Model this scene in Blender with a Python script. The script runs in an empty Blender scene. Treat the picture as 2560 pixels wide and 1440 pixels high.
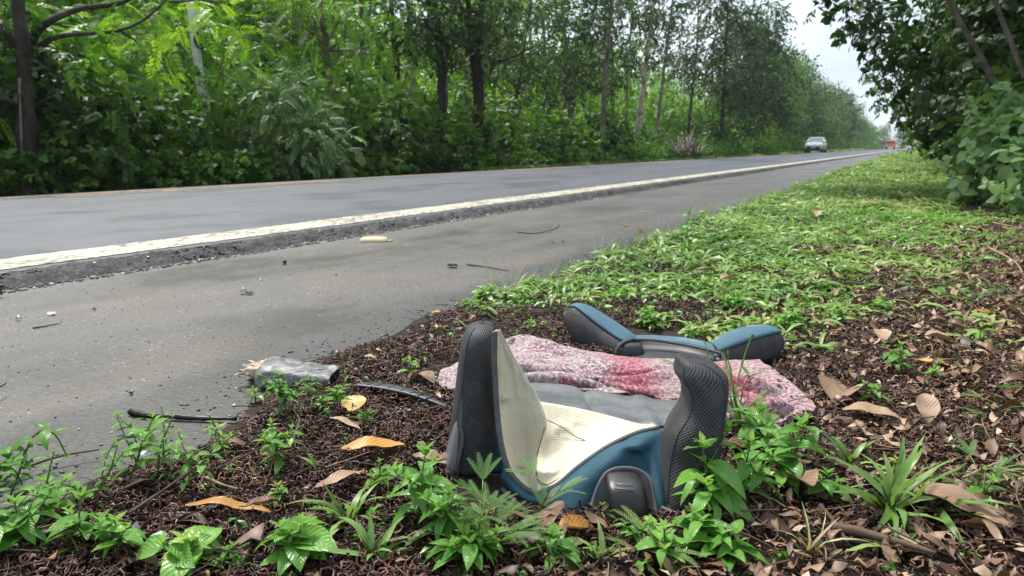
import bpy, math, random
import numpy as np
from mathutils import Vector, noise as mnoise
R = math.radians
scene = bpy.context.scene
C = scene.collection
# ------------------------------------------------------------------ camera
CAMH = 0.62; F = 1849.0; PITCH = R(10.78); YAW = R(28.45)
cam_d = bpy.data.cameras.new('camera'); cam = bpy.data.objects.new('camera', cam_d); C.objects.link(cam)
cam.location = (0, 0, CAMH); cam.rotation_euler = (R(90) - PITCH, 0, YAW)
cam_d.sensor_width = 36; cam_d.lens = 36 * F / 2560; cam_d.clip_start = 0.05; cam_d.clip_end = 5000
scene.camera = cam
cam_d.dof.use_dof = True; cam_d.dof.focus_distance = 1.5; cam_d.dof.aperture_fstop = 9.0
# ------------------------------------------------------------------ world and sun
SUN_EL = R(58); SUN_ROT = R(-60)
w = bpy.data.worlds.new('World'); scene.world = w; w.use_nodes = True
nt = w.node_tree; bg = nt.nodes['Background']
sky = nt.nodes.new('ShaderNodeTexSky'); sky.sky_type = 'NISHITA'; sky.sun_disc = False
sky.sun_elevation = SUN_EL; sky.sun_rotation = SUN_ROT; sky.air_density = 1.0; sky.dust_density = 3.0; sky.ozone_density = 1.0
tc = nt.nodes.new('ShaderNodeTexCoord'); mp = nt.nodes.new('ShaderNodeMapping'); mp.inputs['Scale'].default_value = (1.2, 1.2, 3.0)
cn = nt.nodes.new('ShaderNodeTexNoise'); cn.inputs['Scale'].default_value = 2.2; cn.inputs['Detail'].default_value = 6
cr = nt.nodes.new('ShaderNodeValToRGB'); cr.color_ramp.elements[0].position = .3; cr.color_ramp.elements[1].position = .65
cr.color_ramp.elements[0].color = (4.0, 4.75, 5.6, 1); cr.color_ramp.elements[1].color = (6.4, 7.0, 7.6, 1)
mx = nt.nodes.new('ShaderNodeMix'); mx.data_type = 'RGBA'; mx.inputs[0].default_value = .86
L = nt.links.new
L(tc.outputs['Generated'], mp.inputs[0]); L(mp.outputs[0], cn.inputs[0]); L(cn.outputs[0], cr.inputs[0])
L(sky.outputs[0], mx.inputs[6]); L(cr.outputs[0], mx.inputs[7]); L(mx.outputs[2], bg.inputs[0])
bg.inputs[1].default_value = 0.10
sl = bpy.data.lights.new('sun', 'SUN'); sl.energy = 3.3; sl.angle = R(12); sl.color = (1, .96, .9)
so = bpy.data.objects.new('sun', sl); C.objects.link(so)
# the sky's sun azimuth is measured clockwise from +Y
sd = Vector((math.sin(SUN_ROT) * math.cos(SUN_EL), math.cos(SUN_ROT) * math.cos(SUN_EL), math.sin(SUN_EL)))
so.rotation_euler = sd.to_track_quat('Z', 'Y').to_euler()
scene.view_settings.view_transform = 'Standard'; scene.view_settings.look = 'None'
scene.view_settings.exposure = 0.95; scene.view_settings.gamma = 1.0
scene.render.engine = 'CYCLES'
cy = scene.cycles; cy.max_bounces = 6; cy.diffuse_bounces = 3; cy.glossy_bounces = 2; cy.transmission_bounces = 4; cy.volume_bounces = 0
cy.transparent_max_bounces = 4; cy.caustics_reflective = False; cy.caustics_refractive = False
# ------------------------------------------------------------------ pixel rays: real places from the photograph's rows and columns
cp, sp, ct, st = math.cos(PITCH), math.sin(PITCH), math.cos(YAW), math.sin(YAW)
FWD = np.array([-st, ct, 0.]); RGT = np.array([ct, st, 0.]); UPV = np.array([0., 0., 1.])
ORG = np.array([0, 0, CAMH])
def ray(px, py):
    dx = px - 1280; dy = 720 - py
    return FWD * (F * cp - dy * -sp) + RGT * dx + UPV * (-F * sp + dy * cp)
def PZ(px, py, z=0.):
    r = ray(px, py); return ORG + r * ((z - CAMH) / r[2])
def PX(px, py, X):
    r = ray(px, py); return ORG + r * (X / r[0])
def PD(px, py, D):
    r = ray(px, py); return ORG + r * (D / r.dot(FWD))
def PY(px, py, Y):
    r = ray(px, py); return ORG + r * (Y / r[1])
def pxm(D, py=1000):          # metres per photo pixel at forward distance D
    r = ray(1280, py); return D / r.dot(FWD)
def project(P):
    P = np.asarray(P) - ORG; f = P @ FWD; r = P @ RGT; u = P[..., 2]
    zc = f * cp - u * sp; yc = f * sp + u * cp
    return 1280 + F * r / zc, 720 - F * yc / zc
# ------------------------------------------------------------------ helpers
def rng(s): return np.random.default_rng(s)
def _h(ix, iy, s):
    n = (ix.astype(np.int64) * 374761393 + iy.astype(np.int64) * 668265263 + s * 982451653) & 0x7fffffff
    n = ((n ^ (n >> 13)) * 1274126177) & 0x7fffffff
    return ((n ^ (n >> 16)) & 0xffff) / 65535.
def vn(x, y, s=0):
    x = np.asarray(x, float); y = np.asarray(y, float)
    ix = np.floor(x); iy = np.floor(y); fx = x - ix; fy = y - iy
    fx = fx * fx * (3 - 2 * fx); fy = fy * fy * (3 - 2 * fy)
    a = _h(ix, iy, s); b = _h(ix + 1, iy, s); c = _h(ix, iy + 1, s); d = _h(ix + 1, iy + 1, s)
    return (a * (1 - fx) + b * fx) * (1 - fy) + (c * (1 - fx) + d * fx) * fy
def fbm(x, y, s=0, o=4):
    v = 0; a = .5; t = 0
    for i in range(o):
        v = v + a * vn(np.asarray(x) * 2 ** i, np.asarray(y) * 2 ** i, s + i); t += a; a *= .5
    return v / t
def sm(x, a=0., b=1.):
    t = np.clip((np.asarray(x, float) - a) / (b - a), 0, 1); return t * t * (3 - 2 * t)
def mesh(name, V, Fc, mat=None, parent=None, uv=None, tint=None, smooth=True, mi=None, mats=None):
    """V (n,3), Fc (m,k) int array or list of lists -> linked object"""
    me = bpy.data.meshes.new(name)
    V = np.ascontiguousarray(V, dtype=np.float32)
    if isinstance(Fc, np.ndarray):
        m, k = Fc.shape
        me.vertices.add(len(V)); me.vertices.foreach_set('co', V.ravel())
        me.loops.add(m * k); me.loops.foreach_set('vertex_index', Fc.ravel().astype(np.int32))
        me.polygons.add(m); me.polygons.foreach_set('loop_start', (np.arange(m) * k).astype(np.int32))
        me.update(calc_edges=True)
    else:
        me.from_pydata([tuple(map(float, v)) for v in V], [], [tuple(int(i) for i in f) for f in Fc]); me.update()
    if uv is not None:
        ul = me.uv_layers.new(name='UVMap'); li = np.empty(len(me.loops), np.int32); me.loops.foreach_get('vertex_index', li)
        ul.data.foreach_set('uv', np.asarray(uv, np.float32)[li].ravel())
    if tint is not None:
        a = me.attributes.new('tint', 'FLOAT', 'FACE'); a.data.foreach_set('value', np.asarray(tint, np.float32))
    if smooth: me.polygons.foreach_set('use_smooth', np.ones(len(me.polygons), bool))
    for m_ in (mats or ([mat] if mat else [])): me.materials.append(m_)
    if mi is not None: me.polygons.foreach_set('material_index', np.asarray(mi, np.int32))
    o = bpy.data.objects.new(name, me); C.objects.link(o)
    if parent is not None: o.parent = parent
    return o
def tag(o, label=None, cat=None, group=None, kind=None):
    if label: o['label'] = label
    if cat: o['category'] = cat
    if group: o['group'] = group
    if kind: o['kind'] = kind
    return o
def thing(name, label, cat, loc=(0, 0, 0), rz=0, group=None):
    o = bpy.data.objects.new(name, None); o.empty_display_size = .1; C.objects.link(o)
    o.location = [float(v) for v in loc]; o.rotation_euler = (0, 0, rz)
    return tag(o, label, cat, group)
def dup(root, loc, rz=0, s=1, label=None, group=None):
    r = root.copy(); C.objects.link(r); r.location = [float(v) for v in loc]; r.rotation_euler = (0, 0, rz)
    r.scale = (s, s, s) if np.isscalar(s) else s
    if label: r['label'] = label
    if group: r['group'] = group
    for ch in list(root.children):
        c = ch.copy(); C.objects.link(c); c.parent = r
        for g in list(ch.children):
            d = g.copy(); C.objects.link(d); d.parent = c
    return r
class MB:
    """collects pieces of one mesh"""
    def __init__(s): s.V = []; s.F = []; s.T = []; s.U = []; s.n = 0
    def add(s, V, Fc, tint=.5, uv=None):
        V = np.asarray(V, float); s.V.append(V)
        s.F += [[int(i) + s.n for i in f] for f in Fc]
        s.T += [tint] * len(Fc) if np.isscalar(tint) else list(tint)
        s.U.append(np.zeros((len(V), 2)) if uv is None else np.asarray(uv)); s.n += len(V)
    def build(s, name, mat, parent=None, off=(0, 0, 0), smooth=True):
        return mesh(name, np.concatenate(s.V) - np.asarray(off, float), s.F, mat, parent, np.concatenate(s.U), s.T, smooth)
def norm(v):
    v = np.asarray(v, float); return v / (np.linalg.norm(v, axis=-1, keepdims=True) + 1e-9)
def crom(P, n):
    """Catmull-Rom resample of control rows P (k,d) to n samples"""
    P = np.asarray(P, float); k = len(P)
    if k == 2: return P[0] + (P[1] - P[0]) * np.linspace(0, 1, n)[:, None]
    t = np.linspace(0, k - 1, n); i = np.minimum(t.astype(int), k - 2); f = (t - i)[:, None]
    Q = np.vstack([2 * P[0] - P[1], P, 2 * P[-1] - P[-2]])
    a, b, c, d = Q[i], Q[i + 1], Q[i + 2], Q[i + 3]
    return .5 * (2 * b + (c - a) * f + (2 * a - 5 * b + 4 * c - d) * f ** 2 + (3 * b - a - 3 * c + d) * f ** 3)
def tube(path, rad, k=8, cap=True, jit=0, seed=0):
    P = np.asarray(path, float); n = len(P); rad = np.broadcast_to(np.asarray(rad, float), (n,))
    T = norm(np.gradient(P, axis=0)); up = np.array([0, 0, 1.]) if abs(T[0][2]) < .9 else np.array([0, 1., 0])
    V = []; U = []; L_ = np.concatenate([[0], np.cumsum(np.linalg.norm(np.diff(P, axis=0), axis=1))])
    a = np.linspace(0, 2 * np.pi, k, endpoint=False); g = rng(seed)
    X = norm(np.cross(T[0], up))
    for i in range(n):
        X = norm(X - T[i] * X.dot(T[i])); Y = np.cross(T[i], X)
        r = rad[i] * (1 + jit * g.uniform(-1, 1, k))
        V.append(P[i] + (np.cos(a) * r)[:, None] * X + (np.sin(a) * r)[:, None] * Y); U.append(np.stack([a * rad[i], np.full(k, L_[i])], 1))
    V = np.concatenate(V); U = np.concatenate(U)
    Fc = [[i * k + j, i * k + (j + 1) % k, (i + 1) * k + (j + 1) % k, (i + 1) * k + j] for i in range(n - 1) for j in range(k)]
    if cap: Fc += [list(range(k))[::-1], [(n - 1) * k + j for j in range(k)]]
    return V, Fc, U
def superloft(C_, A, B, n=40, k=28, e=2.4, rnd=True):
    """closed body: centres C_ (m,3), half-axis vectors A,B (m,3); superellipse sections, rounded ends"""
    C_, A, B = crom(C_, n), crom(A, n), crom(B, n)
    a = np.linspace(0, 2 * np.pi, k, endpoint=False)
    c = np.sign(np.cos(a)) * abs(np.cos(a)) ** (2 / e); s = np.sign(np.sin(a)) * abs(np.sin(a)) ** (2 / e)
    V = C_[:, None] + c[None, :, None] * A[:, None] + s[None, :, None] * B[:, None]
    d = np.concatenate([[0], np.cumsum(np.linalg.norm(np.diff(C_, axis=0), axis=1))])
    per = np.concatenate([[0], np.cumsum(np.linalg.norm(np.diff(V[n // 2], axis=0), axis=1))])
    U = np.stack(np.broadcast_arrays(per[None, :], d[:, None]), -1).reshape(-1, 2)
    V = V.reshape(-1, 3)
    Fc = [[i * k + j, i * k + (j + 1) % k, (i + 1) * k + (j + 1) % k, (i + 1) * k + j] for i in range(n - 1) for j in range(k)]
    Fc += [list(range(k))[::-1], [(n - 1) * k + j for j in range(k)]]
    return V, Fc, U
def grid(rows, nu=40, nv=30, disp=None):
    """surface through control rows [[p,...],...] -> V,F,UV"""
    G = np.array([crom(r, nu) for r in rows]); n0 = G.shape[0]
    G = crom(G.reshape(n0, -1), nv).reshape(nv, nu, 3)
    if disp is not None: G = G + disp
    du = np.concatenate([[0], np.cumsum(np.linalg.norm(np.diff(G.mean(0), axis=0), axis=1))])
    dv = np.concatenate([[0], np.cumsum(np.linalg.norm(np.diff(G.mean(1), axis=0), axis=1))])
    U = np.stack(np.meshgrid(du, dv), -1).reshape(-1, 2)
    Fc = np.array([[i * nu + j, i * nu + j + 1, (i + 1) * nu + j + 1, (i + 1) * nu + j] for i in range(nv - 1) for j in range(nu - 1)])
    return G.reshape(-1, 3), Fc, U
def solid(o, t, off=-1, bevel=0):
    m = o.modifiers.new('solid', 'SOLIDIFY'); m.thickness = t; m.offset = off; return o
def box(cx, cy, cz, sx, sy, sz):
    V = [(cx + a * sx / 2, cy + b * sy / 2, cz + c * sz / 2) for c in (-1, 1) for b in (-1, 1) for a in (-1, 1)]
    return V, [[0, 2, 3, 1], [4, 5, 7, 6], [0, 1, 5, 4], [2, 6, 7, 3], [0, 4, 6, 2], [1, 3, 7, 5]]
# ------------------------------------------------------------------ leaf templates (quads only) and scatter
def leafq(L_=1., W=.3, n=3, bend=.3, fold=.25, prof=None, base=(0, 0, 0), az=0., el=0., roll=0.):
    """one leaf, 3 verts across, n segments -> V,F ; grows along +y"""
    t = np.linspace(0, 1, n + 1)
    wd = (prof(t) if prof else np.sin(np.pi * np.clip(t * .92 + .05, 0, 1)) ** .8) * W / 2
    ang = bend * t * 1.6; ds = L_ / n
    y = np.concatenate([[0], np.cumsum(np.cos(ang[1:]) * ds)]); z = -np.concatenate([[0], np.cumsum(np.sin(ang[1:]) * ds)])
    V = np.stack([np.stack([-wd, y, z + wd * fold], 1), np.stack([0 * wd, y, z], 1), np.stack([wd, y, z + wd * fold], 1)], 1).reshape(-1, 3)
    Fc = [[i * 3 + j, i * 3 + j + 1, i * 3 + j + 4, i * 3 + j + 3] for i in range(n) for j in (0, 1)]
    return xf(V, az, el, roll, base), np.array(Fc)
def xf(V, az=0., el=0., roll=0., base=(0, 0, 0)):
    V = np.asarray(V, float)
    c, s = math.cos(roll), math.sin(roll); V = V @ np.array([[c, 0, -s], [0, 1, 0], [s, 0, c]])
    c, s = math.cos(el), math.sin(el); V = V @ np.array([[1, 0, 0], [0, c, s], [0, -s, c]])
    c, s = math.cos(az), math.sin(az); V = V @ np.array([[c, s, 0], [-s, c, 0], [0, 0, 1]])
    return V + np.asarray(base, float)
def join(parts):
    V = []; Fc = []; n = 0
    for v, f in parts: V.append(v); Fc.append(np.asarray(f) + n); n += len(v)
    return np.concatenate(V), np.concatenate(Fc)
def diamond(L_, W, az, el, base, droop=.15):
    V = np.array([(0, 0, 0), (W / 2, L_ * .42, 0.02 * L_), (0, L_, -droop * L_), (-W / 2, L_ * .42, .02 * L_)])
    return xf(V, az, el, 0, base), np.array([[0, 1, 2, 3]])
def T_pin(pairs=7, ll=.30, lw=.11, droop=.5, seed=0):
    g = rng(seed); P = []
    for i in range(pairs):
        t = (i + 1.2) / (pairs + 1); a = droop * t
        b = (0, t * math.cos(a * .6), -t * t * droop * .45)
        for s in (-1, 1): P.append(diamond(ll * (1 - .3 * abs(t - .5)), lw, s * -(1.05 - .35 * t) + g.normal(0, .08), -a * .5 + g.normal(0, .1), b))
    P.append(diamond(ll, lw, 0, -droop, (0, .98, -droop * .42)))
    # rachis
    P.append((np.array([(-.008, 0, 0), (.008, 0, 0), (.006, 1, -droop * .43), (-.006, 1, -droop * .43)]), np.array([[0, 1, 2, 3]])))
    return join(P)
def T_phy(n=8, ll=.5, lw=.15, seed=0):     # long hanging leaves along a twig
    g = rng(seed); P = []
    for i in range(n):
        t = (i + .5) / n
        P.append(leafq(ll * g.uniform(.7, 1.1), lw * g.uniform(.8, 1.2), 2, .5, .3, None, (0, t, -.12 * t * t), g.uniform(-1.6, 1.6), g.uniform(-.9, .4), g.uniform(-1.2, 1.2)))
    P.append((np.array([(-.008, 0, 0), (.008, 0, 0), (.006, 1, -.12), (-.006, 1, -.12)]), np.array([[0, 1, 2, 3]])))
    return join(P)
def T_broad(n=6, ll=.5, lw=.34, seed=0):
    g = rng(seed); P = []
    for i in range(n):
        P.append(leafq(ll * g.uniform(.7, 1.15), lw * g.uniform(.8, 1.2), 3, .55, .25, None, (g.uniform(-.15, .15), g.uniform(0, .8), g.uniform(-.1, .1)), g.uniform(-2, 2), g.uniform(-.5, .5), g.uniform(-.4, .4)))
    return join(P)
def T_clump(n=9, s=.42, seed=0):
    g = rng(seed); P = []
    for i in range(n):
        b = g.normal(0, .33, 3) + (0, .4, 0)
        P.append(diamond(s * g.uniform(.6, 1.2), s * g.uniform(.3, .5), g.uniform(-3.1, 3.1), g.uniform(-1.2, .8), b, .2))
    return join(P)
def frames(D, g, upj=.5):
    D = norm(D); up = norm(np.array([0, 0, 1.]) + g.normal(0, upj, D.shape))
    X = norm(np.cross(D, up)); Z = np.cross(X, D)
    return np.stack([X, D, Z], 1)          # rows = local axes
def scatter(T, pos, M, S, tint, g, jl=.10):
    """place template T at pos with frames M and scale S -> V,F,tint"""
    V0, F0 = T; N = len(pos); n = len(V0)
    V = np.einsum('ni,kij->knj', V0, M) * np.asarray(S)[:, None, None] + np.asarray(pos)[:, None]
    Fc = (F0[None] + (np.arange(N) * n)[:, None, None]).reshape(-1, F0.shape[1])
    ti = np.clip(np.repeat(np.asarray(tint), len(F0)) + g.normal(0, jl, N * len(F0)), 0, 1)
    return V.reshape(-1, 3), Fc, ti
def merge(L_):
    V = []; Fc = []; T = []; n = 0
    for v, f, t in L_: V.append(v); Fc.append(f + n); T.append(t); n += len(v)
    return np.concatenate(V), np.concatenate(Fc), np.concatenate(T)
# ------------------------------------------------------------------ materials
class NT:
    def __init__(s, name):
        s.m = bpy.data.materials.new(name); s.m.use_nodes = True; s.t = s.m.node_tree
        s.b = s.t.nodes['Principled BSDF']; s.out = s.t.nodes['Material Output']
    def n(s, typ, **kw):
        o = s.t.nodes.new('ShaderNode' + typ)
        for k_, v in kw.items():
            if k_.startswith('i_'):
                k2 = k_[2:]; o.inputs[int(k2) if k2.isdigit() else k2].default_value = v
            else: setattr(o, k_, v)
        return o
    def l(s, a, b): s.t.links.new(a, b)
    def coord(s, which='Object', scale=(1, 1, 1), rot=(0, 0, 0)):
        c = s.n('TexCoord'); m = s.n('Mapping'); m.inputs['Scale'].default_value = scale; m.inputs['Rotation'].default_value = rot
        s.l(c.outputs[which], m.inputs[0]); return m.outputs[0]
    def noise(s, vec, sc, det=4, rough=.55, dist=0):
        o = s.n('TexNoise', i_Scale=sc, i_Detail=det, i_Roughness=rough, i_Distortion=dist); s.l(vec, o.inputs[0]); return o.outputs[0]
    def ramp(s, fac, stops, interp='LINEAR'):
        o = s.n('ValToRGB'); r = o.color_ramp; r.interpolation = interp
        while len(r.elements) < len(stops): r.elements.new(.5)
        for e, (p, c) in zip(r.elements, stops): e.position = p; e.color = tuple(c) + (1,) if len(c) == 3 else c
        s.l(fac, o.inputs[0]); return o.outputs[0]
    def mix(s, fac, a, b, bt='MIX'):
        o = s.n('Mix', data_type='RGBA', blend_type=bt)
        for i, v in ((0, fac), (6, a), (7, b)):
            if isinstance(v, bpy.types.NodeSocket): s.l(v, o.inputs[i])
            else: o.inputs[i].default_value = v if i == 0 else (tuple(v) + (1,))
        return o.outputs[2]
    def math(s, op, a, b=None):
        o = s.n('Math', operation=op)
        for i, v in ((0, a), (1, b)):
            if v is None: continue
            if isinstance(v, bpy.types.NodeSocket): s.l(v, o.inputs[i])
            else: o.inputs[i].default_value = v
        return o.outputs[0]
    def bump(s, h, st=.5, d=.01, prev=None):
        o = s.n('Bump', i_Strength=st, i_Distance=d); s.l(h, o.inputs['Height'])
        if prev is not None: s.l(prev, o.inputs['Normal'])
        s.l(o.outputs[0], s.b.inputs['Normal']); return o.outputs[0]
    def set(s, col=None, rough=None, spec=None, metal=None):
        for k_, v in (('Base Color', col), ('Roughness', rough), ('Specular IOR Level', spec), ('Metallic', metal)):
            if v is None: continue
            if isinstance(v, bpy.types.NodeSocket): s.l(v, s.b.inputs[k_])
            else: s.b.inputs[k_].default_value = tuple(v) + (1,) if k_ == 'Base Color' else v
        return s
def leaf_mat(name, stops, rough=.5, trans=.35, spec=.35, veins=False, spots=0.):
    m = NT(name); a = m.n('Attribute', attribute_name='tint'); col = m.ramp(a.outputs['Fac'], stops)
    ob = m.coord('Object')
    nv = m.noise(ob, 9 if not veins else 45, 3); col = m.mix(.35, col, m.ramp(nv, [(.3, (.55, .55, .55)), (.7, (1.35, 1.35, 1.35))]), 'MULTIPLY')
    if spots:
        sp_ = m.noise(ob, 160, 3); col = m.mix(m.ramp(sp_, [(.62, (0, 0, 0)), (.72, (spots,) * 3)]), col, (.16, .10, .04))
    m.set(col, rough, spec)
    if veins:
        uv = m.n('TexCoord').outputs['UV']; sx = m.n('SeparateXYZ'); m.l(uv, sx.inputs[0])
        v = m.math('ADD', m.math('MULTIPLY', sx.outputs[1], 9.0), m.math('MULTIPLY', m.math('ABSOLUTE', sx.outputs[0]), -3.0))
        wv = m.math('ABSOLUTE', m.math('SUBTRACT', m.math('FRACT', v), .5))
        m.bump(wv, .55, .0022)
    tr = m.n('BsdfTranslucent'); m.l(m.mix(.6, col, m.mix(1., col, (1.35, 1.5, .5), 'MULTIPLY')), tr.inputs[0])
    ms = m.n('MixShader', i_0=trans); m.l(m.b.outputs[0], ms.inputs[1]); m.l(tr.outputs[0], ms.inputs[2]); m.l(ms.outputs[0], m.out.inputs[0])
    return m.m
M = {}
GR = [(0, (.022, .060, .010)), (.35, (.050, .125, .018)), (.65, (.10, .22, .026)), (1, (.20, .34, .045))]
M['leaf'] = leaf_mat('leaf_green', GR, .48, .38, .35)
M['leaf_light'] = leaf_mat('leaf_light_green', [(0, (.05, .13, .015)), (.4, (.14, .30, .028)), (1, (.33, .50, .055))], .45, .42)
M['leaf_dark'] = leaf_mat('leaf_dark_green', [(0, (.018, .044, .013)), (.5, (.038, .088, .022)), (1, (.085, .16, .04))], .5, .25, .3)
M['leaf_grey'] = leaf_mat('leaf_grey_green', [(0, (.05, .10, .035)), (.5, (.11, .21, .065)), (1, (.26, .40, .16))], .5, .3)
M['weed'] = leaf_mat('weed_leaf', [(0, (.045, .14, .02)), (.4, (.10, .27, .035)), (.75, (.19, .40, .06)), (1, (.36, .52, .10))], .36, .34, .45, True, .35)
M['weed_pale'] = leaf_mat('mimosa_leaf', [(0, (.08, .18, .05)), (.6, (.15, .30, .09)), (1, (.30, .40, .10))], .5, .4)
M['grass'] = leaf_mat('grass_blade', [(0, (.06, .13, .022)), (.4, (.15, .27, .060)), (.75, (.29, .41, .13)), (.92, (.42, .46, .20)), (1, (.46, .36, .20))], .42, .32, .4)
M['stem'] = leaf_mat('weed_stem', [(0, (.05, .02, .012)), (.5, (.09, .14, .03)), (1, (.2, .27, .06))], .5, .1)
M['dead'] = leaf_mat('dead_leaf', [(0, (.030, .014, .009)), (.3, (.075, .036, .022)), (.55, (.16, .088, .050)), (.8, (.31, .20, .125)), (1, (.48, .37, .26))], .5, .06, .35, True, .5)
M['pod'] = leaf_mat('seed_pod', [(0, (.014, .007, .005)), (.4, (.046, .020, .013)), (.75, (.125, .050, .030)), (1, (.27, .14, .085))], .42, 0., .4)
M['yellow'] = leaf_mat('yellow_leaf', [(0, (.36, .16, .03)), (.5, (.50, .25, .045)), (1, (.58, .42, .12))], .42, .15, .4, True, .9)
M['straw'] = leaf_mat('dry_twig', [(0, (.035, .022, .016)), (.5, (.11, .075, .05)), (1, (.34, .25, .16))], .7, 0., .2)
def bark(name, a, b, sc=14, st=.8):
    m = NT(name); o = m.coord('Object', (1, 1, .35)); n1 = m.noise(o, sc, 5, .65); n2 = m.noise(m.coord('Object'), 2.2, 3)
    col = m.mix(m.ramp(n2, [(.42, (0, 0, 0)), (.6, (1, 1, 1))]), m.ramp(n1, [(.3, [c * .35 for c in a]), (.7, a)]), m.ramp(n1, [(.3, [c * .5 for c in b]), (.7, b)]))
    m.set(col, .85, .2); m.bump(n1, st, .03); return m.m
M['bark_dark'] = bark('bark_dark', (.042, .036, .028), (.085, .072, .055))
M['bark_grey'] = bark('bark_grey', (.17, .14, .11), (.30, .26, .21))
M['bark_pale'] = bark('bark_pale', (.56, .52, .46), (.30, .22, .17), 9, .4)
M['bark_red'] = bark('bark_red', (.16, .085, .06), (.30, .22, .17))
def plain(name, col, rough=.5, spec=.5, metal=0, n=.12, sc=30, bmp=.0):
    m = NT(name); o = m.coord('Object'); nn = m.noise(o, sc, 4)
    c = m.ramp(nn, [(.3, [v * (1 - n) for v in col]), (.7, [min(1, v * (1 + n)) for v in col])]); m.set(c, rough, spec, metal)
    if bmp: m.bump(nn, bmp, .004)
    return m.m
# ------------------------------------------------------------------ ground, road, shoulder
def asphalt(name, dark, light, grit=.25, rough=.75, band=None):
    m = NT(name); o = m.coord('Object'); n1 = m.noise(o, 70, 6, .7); n2 = m.noise(m.coord('Object', (1.2, .12, 1)), 1.5, 4)
    n3 = m.noise(o, 2.3, 4)
    col = m.ramp(n1, [(.32, dark), (.68, light)])
    n4 = m.noise(m.coord('Object', (3., .05, 1)), 1.1, 3); col = m.mix(.5, col, m.ramp(n4, [(.35, (.75, .75, .75)), (.65, (1.3, 1.3, 1.3))]), 'MULTIPLY'); col = m.mix(.6, col, m.ramp(n2, [(.3, (.72, .72, .72)), (.7, (1.3, 1.3, 1.3))]), 'MULTIPLY')
    if band == 'shoulder':
        # brown silt stain, pale grit, dark broken margin beside the verge
        col = m.mix(m.ramp(n3, [(.42, (0, 0, 0)), (.66, (.6, .6, .6))]), col, (.085, .064, .040))
        v = m.n('TexVoronoi', i_Scale=42.); m.l(o, v.inputs[0]); vd = m.n('TexVoronoi', i_Scale=120.); m.l(o, vd.inputs[0])
        gm = m.noise(o, 3.1, 3)
        g1 = m.math('MULTIPLY', m.math('LESS_THAN', v.outputs['Distance'], .13), m.math('GREATER_THAN', gm, .5))
        g2 = m.math('MULTIPLY', m.math('LESS_THAN', vd.outputs['Distance'], .2), m.math('GREATER_THAN', m.noise(o, 5, 3), .45))
        col = m.mix(m.math('MULTIPLY', g1, .9), col, (.40, .38, .34)); col = m.mix(m.math('MULTIPLY', g2, .6), col, (.32, .30, .27))
        sx = m.n('SeparateXYZ'); m.l(o, sx.inputs[0])
        edge = m.math('ADD', sx.outputs[0], m.math('MULTIPLY', m.math('SUBTRACT', m.noise(o, 6, 5, .7), .5), .42))
        em = m.n('MapRange'); m.l(edge, em.inputs[0]); em.inputs[1].default_value = -1.80; em.inputs[2].default_value = -1.66
        col = m.mix(em.outputs[0], col, m.ramp(n1, [(.34, (.006, .006, .006)), (.55, (.030, .030, .028)), (.75, (.10, .095, .085))]))
    n5 = m.noise(m.coord('Object', (1, .45, 1)), 1.3, 4, .6); col = m.mix(.55, col, m.ramp(n5, [(.36, (.62, .62, .62)), (.64, (1.22, 1.22, 1.22))]), 'MULTIPLY') if band else col
    m.set(col, m.ramp(n5, [(.38, (rough - .24,) * 3), (.62, (rough + .06,) * 3)]), .45)
    m.bump(n1, .55, .006); return m.m
M['road'] = asphalt('new_asphalt', (.020, .023, .030), (.074, .082, .100), rough=.62)
M['shoulder'] = asphalt('old_asphalt', (.019, .018, .016), (.078, .075, .069), rough=.56, band='shoulder')
def crumb():
    m = NT('broken_asphalt'); o = m.coord('Object'); n1 = m.noise(o, 55, 6, .75); n0 = m.noise(o, 7, 4)
    m.set(m.mix(.7, m.ramp(n1, [(.34, (.008, .008, .009)), (.52, (.048, .048, .05)), (.72, (.20, .195, .185))]), m.ramp(n0, [(.35, (.45, .45, .45)), (.7, (1.4, 1.4, 1.4))]), 'MULTIPLY'), .7, .45)
    m.bump(n1, 1., .02); return m.m
M['crumb'] = crumb()
def paint(name, col, under, thr=.40):
    m = NT(name); o = m.coord('Object', (1, .5, 1)); n1 = m.noise(o, 38, 5, .75); n2 = m.noise(o, 4, 4)
    f = m.ramp(m.math('ADD', n1, m.math('MULTIPLY', n2, .25)), [(thr, (0, 0, 0)), (thr + .1, (1, 1, 1))])
    m.set(m.mix(f, under, col), .6, .3); m.bump(n1, .8, .006); return m.m
M['white_paint'] = paint('cream_road_paint', (.52, .48, .36), (.11, .105, .095), .555)
M['yellow_paint'] = paint('yellow_road_paint', (.50, .28, .08), (.10, .098, .095), .60)
def soil(name, a, b, c):
    m = NT(name); o = m.coord('Object'); n1 = m.noise(o, 45, 6, .75); n0 = m.noise(o, 1.6, 4)
    col = m.mix(m.ramp(n0, [(.4, (0, 0, 0)), (.62, (1, 1, 1))]), m.ramp(n1, [(.3, a), (.7, b)]), m.ramp(n1, [(.3, a), (.7, c)]))
    m.set(col, .85, .25); m.bump(n1, 1, .03); return m.m
M['soil'] = soil('verge_soil', (.012, .008, .006), (.055, .034, .024), (.10, .07, .05))
M['forest_floor'] = soil('forest_floor', (.015, .02, .008), (.05, .05, .022), (.05, .075, .02))

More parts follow.
